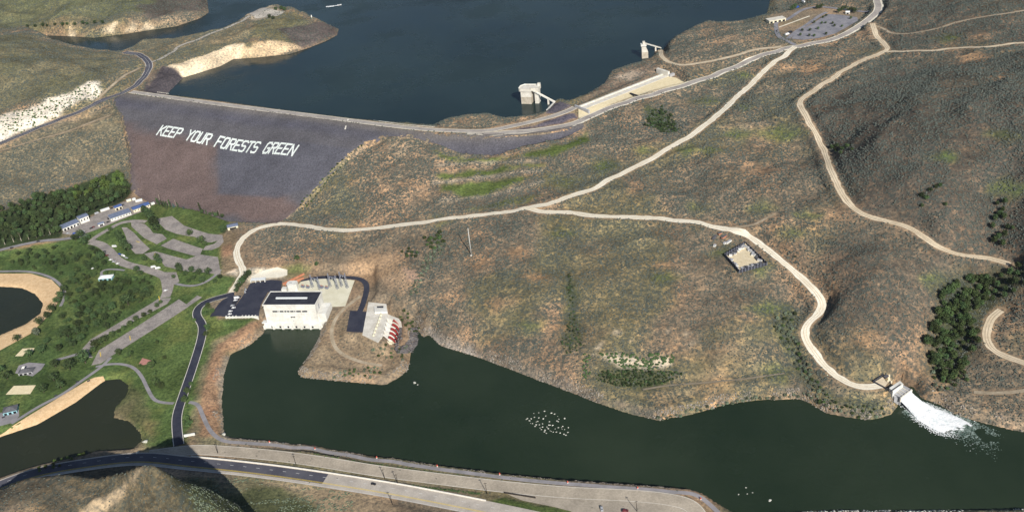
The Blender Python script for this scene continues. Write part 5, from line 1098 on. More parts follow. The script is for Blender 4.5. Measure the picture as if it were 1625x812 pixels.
# boat far out on the lake
p = atz([538], [8.5], 66)[0]; q_ = atz([520], [11], 66)[0]; rz = atan2(p[1] - q_[1], p[0] - q_[0]); t = empty('motor_boat', p, rz, 'tiny white motor boat with a wake far out on the lake', 'boat')
MB().add([(-4,-1.4,-.3),(-4,1.4,-.3),(2.5,1.4,-.3),(5,0,-.2),(2.5,-1.4,-.3),(-4,-1.7,1),(-4,1.7,1),(2.5,1.6,1.1),(5.8,0,1.4),(2.5,-1.6,1.1)], [(0,1,2,3,4),(0,5,6,1),(1,6,7,2),(2,7,8,3),(3,8,9,4),(4,9,5,0),(5,9,8,7,6)]).build('hull', 'boat_white', t); MB().box(-1, 1.5, -1, 1, 1, 2.2, None, (.3, .1)).build('windscreen', 'window_glass', t)
rg = np.random.default_rng(9); k = np.sort(rg.uniform(0, 1, 120)); W_ = p - (p - q_) * k[:, None] + rg.normal(0, 1, (120, 3)) * np.c_[k * 2, k * 2, k * 0] * 1.0; W_[:, 2] = 66.05
scatter('wake', W_, 1.6, 'foam_white', ICO, 'stuff', 'thin pale wake behind the tiny motor boat', 'wake', .08, 6)

# ------------------------------------------------------------------ trees
def crown_mesh(name, w, h, nl, leaf, m, seed, shape='round', base=.0, nlobe=8):
    rg = np.random.default_rng(seed); V = []; F = []; lobes = []
    for i in range(nlobe):
        f = (i + .5) / nlobe; a = i * 2.4 + rg.uniform(-.4, .4)
        if shape == 'round': r = w / 2 * .5 * sqrt(max(.1, 1 - (2 * f - 1) ** 2)); z = base + h * (.2 + .6 * f); s = w * rg.uniform(.22, .32)
        elif shape == 'column': r = w * .12; z = base + h * (.08 + .84 * f); s = w * .42 * (1 - .5 * abs(2 * f - .8))
        else: r = w / 2 * .45 * (1 - f); z = base + h * (.08 + .85 * f); s = w * .36 * (1.05 - f)
        lobes.append((np.array([cos(a) * r, sin(a) * r, z]), s))
    for i in range(nl):
        c, s = lobes[rg.integers(nlobe)]; d = rg.normal(0, 1, 3); d /= np.linalg.norm(d); d[2] = abs(d[2]) * .9 if rg.random() < .6 else d[2]
        p = c + d * s * rg.uniform(.55, 1.08) * np.array([1, 1, .85 if shape == 'round' else 1.5]); q = rg.normal(0, 1, 3); q -= d * (q @ d) * .6; q /= np.linalg.norm(q); r_ = np.cross(d, q)
        l = leaf * rg.uniform(.6, 1.35); k = len(V); V += [p + q * l, p - q * l * .6 + r_ * l * .7, p - q * l * .6 - r_ * l * .7 + d * l * .4]; F.append((k, k + 1, k + 2))
    me = bpy.data.meshes.new(name); me.from_pydata([tuple(v) for v in V], [], F); me.materials.append(M[m]); me.update(); return me
def trunk_mesh(h, r, m, seed, nb=5, cr=3):
    rg = np.random.default_rng(seed); mb = MB().cyl((0, 0, -.6), (0, 0, h * .5), r, r * .7, 7).cyl((0, 0, h * .5), (.2, .1, h * .85), r * .7, r * .2, 6)
    for i in range(nb): a = i * 2.4 + seed; z = h * (.3 + .1 * i); mb.cyl((0, 0, z), (cos(a) * cr * .6, sin(a) * cr * .6, z + h * .2), r * .4, r * .12, 5)
    me = bpy.data.meshes.new('trunk'); me.from_pydata(mb.V, [], mb.F); me.materials.append(M[m]); me.update(); return me
KIND = {}
def kind(k, w, h, nl, leaf, m, shape='round', base=0, tm='trunk_bark', nv=4, tr=.3, nlobe=8, nb=5):
    KIND[k] = [(crown_mesh('crown', w, h - base, nl, leaf, m, 100 + 13 * i + len(KIND) * 7, shape, base, nlobe), trunk_mesh(h, tr, tm, i, nb, w / 2)) for i in range(nv)]
kind('park', 9.5, 8.5, 480, .62, 'foliage_dark', base=1.4); kind('parkmid', 8.5, 7.5, 380, .6, 'foliage_mid', base=1.2)
kind('grove', 8, 12, 420, .75, 'foliage_dark', base=2.5, nlobe=10); kind('grovemid', 8, 11, 420, .75, 'foliage_mid', base=2, nlobe=10); kind('grovebright', 8, 9, 380, .7, 'foliage_bright', base=1, nlobe=9)
kind('poplar', 3.6, 14, 300, .55, 'foliage_dark', 'column', 1); kind('bare', 2.2, 16, 110, .35, 'foliage_bare', 'column', 3, 'pale_bark', 3, .35, nb=5); kind('spruce', 5, 9, 260, .5, 'foliage_teal', 'cone', .5)
kind('palet', 7.5, 7, 380, .6, 'foliage_grey', base=1.2); kind('barepale', 5, 12, 240, .45, 'foliage_mid', 'column', 4, 'pale_bark', 3, .5)
kind('bush', 5, 3.6, 200, .5, 'foliage_dark', base=.0, nlobe=6, tr=.12); kind('bushgrey', 5, 3.4, 200, .5, 'foliage_grey', base=.0, nlobe=6, tr=.12); kind('bushmid', 5, 3.4, 200, .5, 'foliage_mid', base=.0, nlobe=6, tr=.12); kind('bushgreen', 5, 3.4, 200, .5, 'foliage_bright', base=.0, nlobe=6, tr=.12)
TR = random.Random(21)
def tree(k, px, py, sc, label, name='park_tree', cat='tree', group=None, P=None):
    p = at1(px, py) if P is None else P; t = empty(name, (p[0], p[1], p[2]), TR.uniform(0, 6.28), label, cat, group); s = sc * TR.uniform(.88, 1.12); t.scale = (s, s, s * TR.uniform(.9, 1.12))
    c, b = TR.choice(KIND[k])
    for nm, me_ in (('crown', c), ('trunk', b)): o = bpy.data.objects.new(nm, me_); COL.objects.link(o); o.parent = t
    return t
def cluster(k, pts, fmt, group, sc=1.0, name='park_tree', cat='tree', order='x'):
    pts = sorted(pts, key=lambda p: p[0] if order == 'x' else p[1])
    for i, p in enumerate(pts):
        o = ORD[i] if i < len(ORD) else None
        tree(k if isinstance(k, str) else k[i % len(k)], p[0], p[1], (p[2] if len(p) > 2 else 1) * sc, fmt.format(o=ORD[i]), name, cat, group)
cluster('parkmid', [(256,482,.8),(250,488,.9),(239,497,.8),(229,503,.9),(217,509,1),(207,516,.9),(197,523,.7),(189,528,.8),(179,534,1),(168,541,1.3),(160,546,1.4),(153,551,1.3),(149,560,1.1)], '{o} tree from the lower left in the row between the two boat lots', 'row of trees between the boat lots')
cluster('park', [(136,576,1.7),(112,587,1.6),(89,582,1.2),(86,604,1.5),(70,622,1.2),(97,616,1.2),(12,601,1.5),(3,590,1.1),(48,566,1.3)], '{o} large tree from the left round the sand courts and shelter', 'large trees round the sand courts')
cluster('park', [(84,494,1.4),(92,482,1.2),(64,515,1.3),(28,541,1.1),(97,472,1.1),(103,463,1.1),(76,504,1)], '{o} tree from the left hugging the lagoon beach', 'trees along the lagoon beach')
tree('palet', 59, 532, 1.5, 'pale grey green tree standing by the lagoon sand', group=None)
cluster('park', [(68,559,1.2),(95,556,1.1),(109,536,1.4),(117,550,1.2),(100,530,1),(76,545,1),(128,541,1.1),(122,530,1.2)], '{o} tree from the left on the lawn between the lagoon and the boat lots', 'trees between lagoon and boat lots')
cluster('park', [(142,500,1.2),(150,507,1.2),(160,498,1.1),(168,508,1.2),(183,510,1.2),(139,512,1.1),(155,518,1.1),(128,505,1.2),(132,494,1),(172,494,1),(147,488,1),(180,492,1.3),(126,518,1),(170,522,1)], '{o} tree from the left in the dense clump in the middle of the park', 'trees of the dense park clump')
cluster(['park','parkmid'], [(204,484,1.7),(197,478,1.2),(210,476,1.1),(179,473,1.1),(165,462,1.2),(190,463,1),(216,466,1),(228,473,.9),(222,480,.9)], '{o} tree from the left along the upper edge of the upper boat lot', 'trees above the upper boat lot')
cluster(['park','parkmid'], [(121,450,1),(116,440,1),(124,432,1),(133,445,1),(140,458,1),(128,466,1.1),(146,470,1),(156,474,1),(110,452,.9),(112,470,1),(120,482,1),(134,478,1)], '{o} tree from the left on the lawn between the lagoon and the picnic shelter', 'trees left of the picnic shelter')
cluster(['parkmid','park'], [(30,405,.8),(48,400,.8),(60,410,.8),(72,402,.8),(86,396,.8),(98,405,.9),(112,396,.9),(88,415,.9),(70,420,.8),(45,418,.8),(20,418,.8),(104,420,.9),(126,410,.9),(56,428,.7)], '{o} small tree from the left on the lawn below the entry road', 'small trees below the entry road')
cluster('park', [(134,388,1.5),(129,377,1.4),(120,382,1.2),(140,381,1)], '{o} dark tree from the left at the road bend by the service yard', 'trees at the road bend')
cluster('park', [(161,411,1.3),(155,404,1),(152,416,1),(166,420,.9),(142,410,.9),(146,398,1),(138,422,.9)], '{o} tree from the left on the lawn left of the lane-side cars', 'trees left of the lane-side cars')
cluster('park', [(204,398,1.7),(196,391,1.3),(192,383,1.3),(188,376,1)], '{o} round tree from the left on the island beside the middle lot', 'round trees on the middle island')
cluster('park', [(247,360,1.7),(243,353,1.6),(239,347,1.5),(235,341,1.3),(230,337,1.2),(249,366,1.4)], '{o} dark tree from the left in the curved belt below the cream office', 'dark trees below the cream office')
cluster(['parkmid'], [(176,367,.9),(186,370,.6),(172,372,.6)], '{o} small tree from the left on the oval grass island', 'trees on the oval island')
cluster('parkmid', [(302,374,1.3),(320,386,1.4),(326,389,1)], '{o} tree from the left on the strip inside the upper lot loop', 'trees inside the upper lot loop')
tree('park', 356, 369, 1.3, 'round dark tree in front of the cream pump house')
cluster('park', [(250,413,1.2),(254,418,1),(230,414,.8),(218,431,1.1),(224,437,.9),(284,426,1.1),(287,432,1.2),(305,432,1.1),(317,436,1.1),(331,436,1.2),(296,437,.8)], '{o} tree from the left on the grass below the lower parking lots', 'trees below the lower parking lots')
cluster('park', [(322,448,1.2),(308,444,.8),(300,448,.8),(350,442,.9),(342,449,.8),(276,442,.6)], '{o} tree from the left around the small link path above the drive', 'trees round the link path')
cluster('park', [(393,441,1.1),(389,446,1.1),(385,452,1.1),(380,459,1.1),(376,464,.9),(396,437,.9)], '{o} tree from the left in the line beside the top of the black lot', 'trees beside the black lot')
cluster('parkmid', [(331,524,1.1),(327,501,1),(331,488,1),(328,533,.9),(338,497,.8),(309,510,.6)], '{o} small tree from the left beside the bend of the black drive', 'small trees by the drive bend')
cluster('parkmid', [(298,624,1),(294,638,1),(300,677,1.2),(298,666,.8),(304,612,.8)], '{o} small tree from the left along the river side of the drive', 'small trees along the drive')
cluster('parkmid', [(242,584,1.2),(207,566,1.1),(248,610,1),(257,616,1),(189,563,1),(246,596,.8),(223,590-8,.5),(225,546,.8),(262,570,.6),(250,545,.6)], '{o} small tree from the left on the broad lawn below the boat lots', 'small trees on the broad lawn')
cluster('parkmid', [(180,437,.9),(150,440,1),(166,452,1),(186,446,.8),(200,440,.9),(158,455,.9),(205,452,.9),(236,452,.8),(228,443,.7),(214,446,.8),(194,455,.8),(242,462,.8),(240,441,.6)], '{o} tree from the left around the white roofed picnic shelter', 'trees round the picnic shelter')
cluster(['poplar'], [(253,327,1),(258,329,.9),(262,331,.95),(266,332,1),(271,331,1),(283,331,.8),(250,324,.8)], '{o} slim dark poplar from the left near the cream office at the dam toe', 'poplars at the dam toe near the office', name='poplar', cat='poplar')
cluster(['bare'], [(255,321,.8),(268,327,.8),(280,328,.8),(350,345,.8)], '{o} thin leafless pale poplar from the left at the dam toe', 'leafless poplars at the dam toe', name='bare_poplar', cat='poplar')
cluster(['spruce'], [(276,330,1),(292,333,.8)], '{o} blue green spruce from the left at the dam toe', 'spruces at the dam toe', name='spruce_tree', cat='spruce')
cluster(['poplar','park'], [(319,337,1),(321,339,.8),(328,341,.7),(334,342,.6),(339,342,.6),(343,344,.8),(347,344,.9),(353,346,.8)], '{o} poplar or bush from the left in the row near the pump house', 'row of poplars near the pump house', name='poplar', cat='poplar')
#FILLDEF
def fill(px, n, dmin, seed):
    P = at([p[0] for p in px], [p[1] for p in px])[:, :2]; rg = np.random.default_rng(seed); out = []; x0, y0 = P.min(0); x1, y1 = P.max(0); tries = 0
    while len(out) < n and tries < n * 60:
        tries += 1; x = rg.uniform(x0, x1); y = rg.uniform(y0, y1)
        if not inside(np.array([x]), np.array([y]), P)[0]: continue
        if any((x - a) ** 2 + (y - b) ** 2 < dmin ** 2 for a, b in out): continue
        out.append((x, y))
    return [np.array([x, y, float(zat(x, y))]) for x, y in out]
for p in fill([(104,440),(150,420),(190,440),(240,446),(250,466),(215,486),(150,530),(118,552),(90,545),(100,500)], 75, 4.5, 33): tree(TR.choice(['park', 'park', 'parkmid']), 0, 0, TR.uniform(.5, 1.0), 'dark round tree scattered through the shady middle lawn of the park', 'park_tree', 'tree', 'trees scattered through the middle of the park', P=p)
for p in fill([(10,400),(90,392),(130,400),(140,425),(110,445),(100,438),(60,426),(0,424)], 26, 7, 34): tree(TR.choice(['park', 'parkmid']), 0, 0, TR.uniform(.5, .9), 'small round tree scattered over the lawn between the grove and the lagoon', 'park_tree', 'tree', 'trees scattered above the lagoon', P=p)
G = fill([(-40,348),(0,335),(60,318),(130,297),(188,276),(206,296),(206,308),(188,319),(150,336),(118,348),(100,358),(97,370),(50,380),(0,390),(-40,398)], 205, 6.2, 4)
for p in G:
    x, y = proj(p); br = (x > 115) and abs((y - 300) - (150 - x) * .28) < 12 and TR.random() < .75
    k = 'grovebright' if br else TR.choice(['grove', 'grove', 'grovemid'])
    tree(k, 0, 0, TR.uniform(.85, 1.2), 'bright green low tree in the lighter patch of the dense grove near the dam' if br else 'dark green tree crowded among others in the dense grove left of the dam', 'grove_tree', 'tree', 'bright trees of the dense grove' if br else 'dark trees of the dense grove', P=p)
cluster(['barepale'], [(22,384,1),(34,382,1.1),(46,380,1),(58,377,1.1),(70,374,1.2),(80,372,1.1),(88,369,1),(8,388,1)], '{o} pale stemmed tree from the left along the front of the dense grove', 'pale stemmed trees before the grove', name='birch_tree')
# trees and bushes of the open slopes
BG = fill([(1468,545),(1480,505),(1500,462),(1535,438),(1572,446),(1568,474),(1545,500),(1553,545),(1530,588),(1502,612),(1480,592)], 150, 3.4, 5)
for p in BG: tree(TR.choice(['grovemid', 'grove', 'grovemid']), 0, 0, TR.uniform(.5, 1.05), 'leafy green tree in the dense thicket of the right-hand gully', 'gully_tree', 'tree', 'trees of the right-hand gully thicket', P=p)
BG = fill([(1560,450),(1590,430),(1640,415),(1640,450),(1600,470),(1570,480)], 22, 7, 6)
for p in BG: tree('grove', 0, 0, TR.uniform(.6, .9), 'dark tree of the thicket at the right edge above the short track', 'gully_tree', 'tree', 'dark thicket trees at the right edge', P=p)
cluster('grove', [(1592,350,.8),(1585,345,.8),(1578,352,.8),(1590,338,.7),(1574,364,.7),(1598,365,.7),(1606,366,.6),(1583,382,.9),(1593,378,.9),(1577,388,.9),(1590,392,.8),(1582,327,.6),(1594,325,.7)], '{o} dark tree from the left in the clump high on the right slope', 'clump of dark trees on the right slope', name='slope_tree')
cluster('bush', [(1463,312,1.4),(1470,316,1.4),(1476,303,1.1),(1485,298,1.1),(1492,296,1.1),(1500,326,1),(1463,328,1)], '{o} dark shrub from the left on the bare slope left of the right-hand clump', 'dark shrubs on the right slope', name='juniper_bush', cat='shrub')
cluster('bush', [(1320,236,1.4),(1328,233,1.5),(1336,238,1.5),(1344,234,1.4),(1326,241,1.2),(1352,238,1),(1334,244,1.2)], '{o} dark shrub from the left in the clump at the ridge road bend', 'dark shrubs at the ridge road bend', name='juniper_bush', cat='shrub')
for p in fill([(1022,200),(1035,178),(1050,168),(1066,185),(1079,208),(1062,214),(1040,206)], 90, 3, 8): tree('bush', 0, 0, TR.uniform(.6, 1), 'dark green shrub in the triangular patch below the spillway road', 'hollow_bush', 'shrub', 'shrubs of the triangular patch', P=p)
tree('bush', 472, 412, 1.9, 'round dark shrub alone on the slope above the switchyard', 'round_bush', 'shrub'); tree('bush', 503, 421, 1.4, 'smaller dark shrub right of the round one above the switchyard', 'round_bush', 'shrub')
for p in fill([(674,378),(700,368),(708,382),(690,398),(676,392)], 14, 5, 9): tree('bushmid', 0, 0, TR.uniform(.9, 1.3), 'dark green shrub in the upper thicket left of the white mast', 'thicket_bush', 'shrub', 'upper thicket left of the mast', P=p)
for p in fill([(672,412),(690,392),(708,388),(706,396),(684,420),(672,440),(660,470),(648,470),(664,440)], 40, 4.5, 10): tree('bushgrey', 0, 0, TR.uniform(.7, 1), 'grey green shrub in the ravine left of the white mast', 'ravine_bush', 'shrub', 'shrubs of the ravine left of the mast', P=p)
for p in fill([(634,400),(646,394),(664,400),(660,410),(640,408)], 9, 5, 11): tree('bush', 0, 0, TR.uniform(.8, 1.1), 'dark shrub above the rocky cut behind the gate structure', 'rock_bush', 'shrub', 'shrubs above the rocky cut', P=p)
for p in fill([(634,500),(646,492),(668,520),(662,530),(646,524)], 14, 4, 12): tree('bushmid', 0, 0, TR.uniform(.7, 1), 'green shrub between the red gates and the river cliff', 'bank_bush', 'shrub', 'shrubs between gates and cliff', P=p)
for p in fill([(588,556),(650,552),(652,562),(640,574),(600,566)], 18, 4, 13): tree(TR.choice(['bushmid', 'bushgrey']), 0, 0, TR.uniform(.6, 1), 'green shrub on the peninsula below the gate structure', 'bank_bush', 'shrub', 'shrubs below the gate structure', P=p)
for p in fill([(540,592),(600,580),(610,600),(560,603),(520,600)], 22, 4, 14): tree(TR.choice(['bushmid', 'bushgrey']), 0, 0, TR.uniform(.5, .9), 'green shrub along the tip shore of the peninsula', 'bank_bush', 'shrub', 'shrubs at the peninsula tip', P=p)
for p in fill([(478,318),(500,300),(530,265),(560,240),(575,230),(566,244),(540,268),(508,304),(486,330),(474,330)], 44, 4, 15): tree('bush', 0, 0, TR.uniform(.4, .75), 'dark shrub in the line along the right edge of the dam face', 'toe_bush', 'shrub', 'shrubs along the right edge of the dam', P=p)
for p in fill([(901,430),(907,430),(912,500),(930,550),(900,565),(888,540),(903,510)], 80, 2.8, 16): tree('bush', 0, 0, TR.uniform(.3, .65), 'dark shrub in the narrow gully running down to the river cliff', 'gully_bush', 'shrub', 'shrubs of the narrow gully', P=p)
for p in fill([(955,590),(1000,587),(1065,590),(1085,594),(1050,610),(990,615),(945,604)], 130, 2.6, 17): tree('bush', 0, 0, TR.uniform(.4, .8), 'dark shrub of the bushy belt below the pale sandy scar', 'scar_bush', 'shrub', 'shrubs below the sandy scar', P=p)
for p in fill([(1040,662),(1100,650),(1150,636),(1200,628),(1280,622),(1300,640),(1270,630),(1200,636),(1150,643),(1100,658),(1050,668)], 60, 4, 18): tree('bushgrey', 0, 0, TR.uniform(.5, .9), 'grey green willow in the band along the far river shore', 'willow_bush', 'shrub', 'willows along the far shore', P=p)
for p in fill([(1230,500),(1262,498),(1256,520),(1268,545),(1285,580),(1300,612),(1330,640),(1300,640),(1262,580),(1245,545),(1228,520)], 60, 4.5, 19): tree(TR.choice(['bushgrey', 'bushmid', 'bushgrey']), 0, 0, TR.uniform(.6, 1.1), 'grey green shrub in the hollow beside the bend of the outlet road', 'hollow_bush', 'shrub', 'shrubs in the outlet road hollow', P=p)
for p in fill([(1300,640),(1340,642),(1400,648),(1404,660),(1380,666),(1330,660)], 40, 4, 20): tree(TR.choice(['bushgrey', 'bushmid']), 0, 0, TR.uniform(.5, .9), 'green shrub on the small headland left of the outlet works', 'headland_bush', 'shrub', 'shrubs on the headland by the outlet', P=p)
for p in fill([(1478,590),(1500,580),(1530,570),(1540,600),(1500,625),(1480,620)], 26, 5, 23): tree(TR.choice(['bushgrey', 'bushmid']), 0, 0, TR.uniform(.8, 1.2), 'shrub between the gully thicket and the white jet', 'thicket_bush', 'shrub', 'shrubs between thicket and jet', P=p)
for p in fill([(60,742),(110,722),(140,716),(136,724),(100,738),(62,752)], 16, 4, 24): tree('bushgreen', 0, 0, TR.uniform(.6, 1), 'yellow green shrub between the pond and the shaded highway', 'pond_bush', 'shrub', 'shrubs between pond and highway', P=p)
for i, (x, y) in enumerate([(1319,29),(1308,35),(1309,25),(1321,37),(1291,37),(1304,38),(1298,47),(1273,50),(1284,50),(1336,43),(1310,56),(1270,57),(1283,58),(1350,30),(1311,48),(1293,58)]): pass
cluster('parkmid', [(1292,37.5),(1304,38.5),(1310,38),(1321,39),(1298,47.5),(1273,50),(1285,50),(1336,43.5),(1311,56),(1270,57.5),(1284,58.5),(1350,31),(1306,29),(1311,27),(1324,43),(1292,59)], '{o} small tree from the left on the islands of the marina lot', 'small trees of the marina lot', .62)
cluster('park', [(1331,21),(1336,18),(1341,17),(1347,18),(1352,19),(1356,21),(1297,15),(1303,14),(1257,17),(1262,14)], '{o} dark tree from the left beyond the marina lot', 'dark trees beyond the marina lot', .95)
cluster('park', [(428,29),(434,31),(452,18),(447,16),(438,17)], '{o} dark tree from the left at the turnaround on the promontory', 'trees on the promontory', .9)
cluster('park', [(44 + i * 10.5 + (i % 3) * 2, 43.5 - i * .55 + (i % 2) * 1.2, .8 + .1 * (i % 3)) for i in range(12)], '{o} dark tree from the left in the line above the far inlet bank', 'line of trees above the far inlet', .95)
cluster('bush', [(505,28.5,.9),(495,30,.8)], '{o} dark shrub from the left near the outer tip of the promontory', 'shrubs on the promontory tip', name='tip_bush', cat='shrub')
p = at1(495, 30); MBp = MB().box(-1, 1, -1, 1, 0, 6).box(-.6, .6, -.6, .6, 6, 7.5); o = MBp.build('shore_beacon', 'white_wall'); o.location = tuple(p); tag(o, 'small pale beacon block on the back edge of the promontory', 'beacon')
tree('bush', 1262, 405 + 3, .6, 'small dark shrub right beside the outlet road past the yard', 'road_bush', 'shrub')

def offroad(P, names=('highway', 'frontage_road', 'shore_path')):
    k = np.ones(len(P), bool)
    for nm, C, w, *_ in ROADS:
        if nm in names: k &= segdist(P[:, 0], P[:, 1], C[::2, :2]) > w / 2 + .8
    return P[k]
# ------------------------------------------------------------------ shrubs, rocks, riprap: nobody could count them
def samp(n, x0, x1, y0, y1, seed):
    rg = np.random.default_rng(seed); x = rg.uniform(x0, x1, n); y = rg.uniform(y0, y1, n); return x, y, rg
def grid_val(A, x, y):
    i = np.clip(np.searchsorted(GX, x) - 1, 0, len(GX) - 2); j = np.clip(np.searchsorted(GY, y) - 1, 0, len(GY) - 2); return A[j, i]
x, y, rg = samp(900000, -1300, 1130, 480, 2400, 31); z = zat(x, y); u, v = proj(np.c_[x, y, z])
sv = grid_val(shrubby * wild, x, y); fl = fbm(x, y, 40, 3, 13)
inW = inside(x, y, RESW) | inside(x, y, RIVW) | inside(x, y, LAGW) | inside(x, y, PONW) | inside(x, y, FACE)
dens = sv * (.25 + .75 * sstep(.36, .6, fl + .06)) * .8
dens = dens * np.clip(1700 / np.hypot(x, y), .5, 1.3)
k = (rg.uniform(0, 1, len(x)) < dens) & (u > -40) & (u < 1665) & (v > -30) & (v < 850) & ~inW & (z > .6) & ~((z < 67) & (y > 1560) & (x < 100))
P = np.c_[x, y, z][k]; print('shrubs', len(P)); scatter('sagebrush', P, rg.uniform(.5, 1.45, len(P)) * np.clip(np.hypot(P[:, 0], P[:, 1]) / 1150, .5, 1.15), 'sagebrush_leaf', ICO, 'stuff', 'grey green sagebrush covering the dry slopes', 'sagebrush', .75, 2)
# rocks along the banks
def along(W_, n, lo, hi, seed, lim, near=2.0):
    rg = np.random.default_rng(seed); m = len(W_); out = []
    seg = [(W_[i], W_[(i + 1) % m]) for i in range(m)]; Ls = np.array([np.linalg.norm(b - a) for a, b in seg]); pr_ = Ls / Ls.sum(); A = .5 * sum(W_[i][0] * W_[(i + 1) % m][1] - W_[(i + 1) % m][0] * W_[i][1] for i in range(m)); sg = 1 if A > 0 else -1
    ch = rg.choice(m, n, p=pr_); t_ = rg.uniform(0, 1, n)
    for c, f in zip(ch, t_):
        a, b = seg[c]; p = a + (b - a) * f; tt = (b - a)[:2] / (np.linalg.norm((b - a)[:2]) + 1e-9); q = p[:2] + sg * np.array([tt[1], -tt[0]]) * rg.uniform(lo, hi); out.append(q)
    out = np.array(out); out = out[fbm(out[:, 0], out[:, 1], 26, 3, 66) > .47]; z = zat(out[:, 0], out[:, 1]); P = np.c_[out, z]; u, v = proj(P); k = lim(u, v); return P[k]
P = along(RIVW, 9000, -1.5, 7, 41, lambda u, v: (u > 340) & (u < 1160) & (v > 690) & (v < 812)); scatter('riprap', P, .6, 'rock', ICO, 'stuff', 'grey riprap stones along the highway shore of the river', 'riprap', .7, 8)
P = along(RIVW, 8000, -1, 9, 42, lambda u, v: (u > 330) & (u < 425) & (v < 700)); scatter('riprap', P, np.random.default_rng(5).uniform(.35, 1.0, len(P)), 'rock', ICO, 'stuff', 'pale riprap stones on the left bank of the river basin', 'riprap', .7, 9)
P = along(RIVW, 11000, -1, 8, 43, lambda u, v: (u > 465) & (u < 1420) & (v < 672) & (rg.uniform() > -1)); scatter('bank_rocks', P, np.random.default_rng(2).uniform(.3, 1.1, len(P)) ** 1.3, 'rock', ICO, 'stuff', 'broken rocks at the foot of the brown river cliff', 'rocks', .9, 10)
P = along(RIVW, 5000, -1, 10, 44, lambda u, v: (u > 1470) & (u < 1660) & (v < 700)); scatter('bank_rocks', P, np.random.default_rng(3).uniform(.4, 1.4, len(P)), 'rock', ICO, 'stuff', 'broken rocks on the shore right of the white jet', 'rocks', .9, 11)
P = along(RIVW, 4000, -2, 6, 45, lambda u, v: (u > 1150) & (v > 800)); scatter('riprap', P, 1.0, 'pale_rock', ICO, 'stuff', 'riprap along the near shore at the bottom right', 'riprap', .7, 12)
rg = np.random.default_rng(12); n = 500
P = at(rg.uniform(628, 664, n), rg.uniform(520, 560, n)); k = P[:, 2] < 6; scatter('tailrace_rocks', P[k] + np.array([0, 0, .3]), 1.6, 'dark_rock', ICO, 'stuff', 'dark jumbled rocks below the red gates', 'rocks', .6, 13)
# boulders on the white slope by the west highway
n = 900; P = at(rg.uniform(0, 160, n), rg.uniform(130, 215, n)); c = grid_val(base[..., 0], P[:, 0], P[:, 1]); P = P[c > .42]; P = P[::2]; scatter('slope_shrubs', P, 1.7, 'foliage_dark', ICO, 'stuff', 'dark round shrubs dotting the pale slope above the west highway', 'shrubs', .8, 14)
n = 700; P = at(rg.uniform(925, 1070, n), rg.uniform(560, 600, n)); c = grid_val(base[..., 0], P[:, 0], P[:, 1]); P = P[(c > .2)]; P = P[::2]; scatter('scar_shrubs', P, 1.6, 'foliage_dark', ICO, 'stuff', 'dark shrubs dotting the pale sandy scar', 'shrubs', .8, 15)
n = 1600; P = at(rg.uniform(300, 560, n), rg.uniform(758, 812, n)); P = P[fbm(P[:, 0] * .5, P[:, 1] * 2, 14, 3, 4) > .52]; P = offroad(P); scatter('verge_shrubs', P, .8, 'foliage_grey', ICO, 'stuff', 'grey shrubs on the grassy bank below the highway', 'shrubs', .8, 16)
n = 260; P = at(rg.uniform(640, 1100, n), 0 * rg.uniform(0, 1, n) + np.interp(rg.uniform(640, 1100, n), [640, 1100], [745, 788]));
xx_ = rg.uniform(380, 1090, 900); yy_ = np.interp(xx_, [380, 500, 600, 700, 800, 900, 1000, 1090], [711, 722, 737.5, 752, 765, 774.5, 781, 790]) + rg.normal(0, 1.2, 900); P = at(xx_, yy_); P = offroad(P); scatter('verge_shrubs', P, .8, 'foliage_mid', ICO, 'stuff', 'low dark shrubs between the shore path and the frontage road', 'shrubs', .8, 17)
xx_ = rg.uniform(620, 765, 220); yy_ = np.interp(xx_, [620, 765], [766, 783.5]) + rg.normal(0, .8, 220); P = at(xx_, yy_); P = offroad(P); scatter('verge_shrubs', P, .7, 'foliage_mid', ICO, 'stuff', 'low dark shrubs between the barrier and the frontage road', 'shrubs', .8, 18)

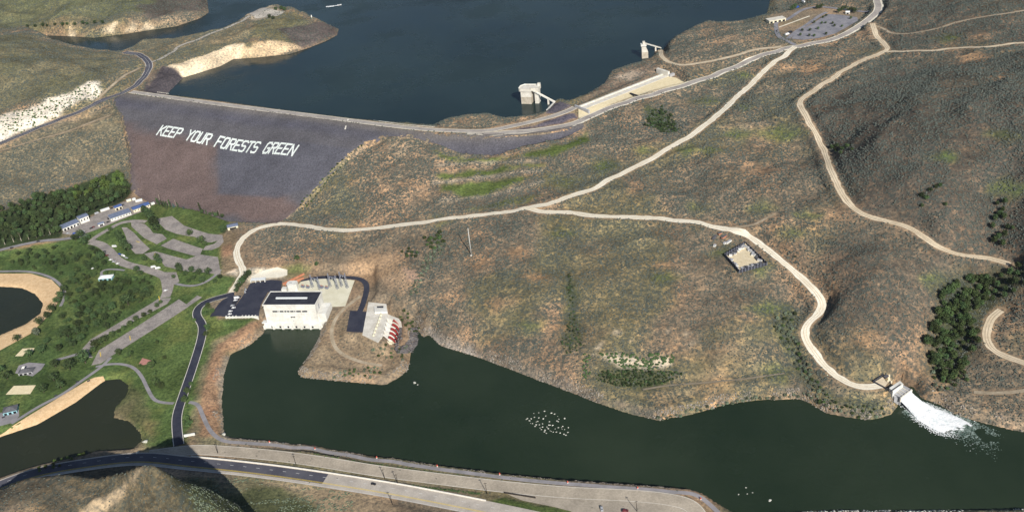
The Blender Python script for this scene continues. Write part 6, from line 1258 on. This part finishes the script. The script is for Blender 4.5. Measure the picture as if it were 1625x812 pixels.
# the pale boulders of the shoal in the river
rg = np.random.default_rng(17); pts = [(837,663.5),(843,664),(851,669),(855,662.5),(864,652),(866,659.5),(855,654.5),(875,655),(880,656.5),(885,660),(887,664.5),(884,667.5),(896,663.5),(886,668.5),(861,672),(856,673.5),(871,674),(877,674.5),(873,674),(865,682),(864,684.5),(857,678.5),(873,683),(875,684),(901,685.5),(898,690),(895,688.5),(886,678),(891,678),(892,680.5),(842,671),(845,671.5),(851,673.5),(849,676),(896,681),(902,678),(889,686.5),(883,685),(867,687),(861,677),(868,677),(847,655.5),(872,668.5),(881,680),(835,665),(840,667),(848,661.5),(859,681),(870,679.5),(878,685),(862,664),(853,668),(893,676)]
bm = bmesh.new(); bmesh.ops.create_icosphere(bm, subdivisions=2, radius=1)
BLD = []
for s_ in range(3):
    me_ = bpy.data.meshes.new('boulder'); bb = bm.copy()
    for v in bb.verts: v.co *= 1 + .22 * sin(v.co.x * 5 + s_ * 2 + v.co.z * 4) ; v.co.z *= .6
    bb.to_mesh(me_); bb.free(); me_.materials.append(M['pale_rock']); BLD.append(me_)
bm.free()
for i, (x, y) in enumerate(pts):
    p = atz([x], [y], .0)[0]; o = bpy.data.objects.new('boulder', BLD[i % 3]); COL.objects.link(o); o.location = (p[0], p[1], .1); s_ = rg.uniform(.35, .85); o.scale = (s_ * 1.3, s_, s_); o.rotation_euler = (0, 0, rg.uniform(0, 6))
    tag(o, 'small pale boulder poking out of the river in the scattered shoal', 'boulder', 'boulders of the river shoal')
for i, (x, y, s_, l) in enumerate([(1184,773,1.3,'uppermost mossy boulder of the small group at the river bottom right'),(1172,784,1.1,'left mossy boulder of the small group at the river bottom right'),(1186,783,1.2,'middle mossy boulder of the small group at the river bottom right'),(1194,781,1.2,'right mossy boulder of the small group at the river bottom right'),(1222,793,1.8,'lone larger mossy boulder right of the small river group'),(658,607,2.0,'long pale rock off the tip of the peninsula'),(663,610,1.3,'second pale rock off the tip of the peninsula')]):
    p = atz([x], [y], 0)[0]; o = bpy.data.objects.new('boulder', BLD[i % 3]); COL.objects.link(o); o.location = (p[0], p[1], -.3); o.scale = (s_, s_ * .8, s_ * .6); o.rotation_euler = (0, 0, i); tag(o, l, 'boulder')

# ------------------------------------------------------------------ air
hz = MB().box(-3200, 3200, -300, 5200, -12, 690).build('haze', None if False else 'boat_white'); hz.data.materials.clear()
m = bpy.data.materials.new('haze_air'); m.use_nodes = True; n = m.node_tree.nodes; n.clear(); ov = n.new('ShaderNodeOutputMaterial'); pv = n.new('ShaderNodeVolumePrincipled')
pv.inputs['Density'].default_value = .000015; pv.inputs['Color'].default_value = (.80, .88, 1, 1); pv.inputs['Anisotropy'].default_value = .2; m.node_tree.links.new(pv.outputs[0], ov.inputs['Volume']); hz.data.materials.append(m); hz['kind'] = 'stuff'
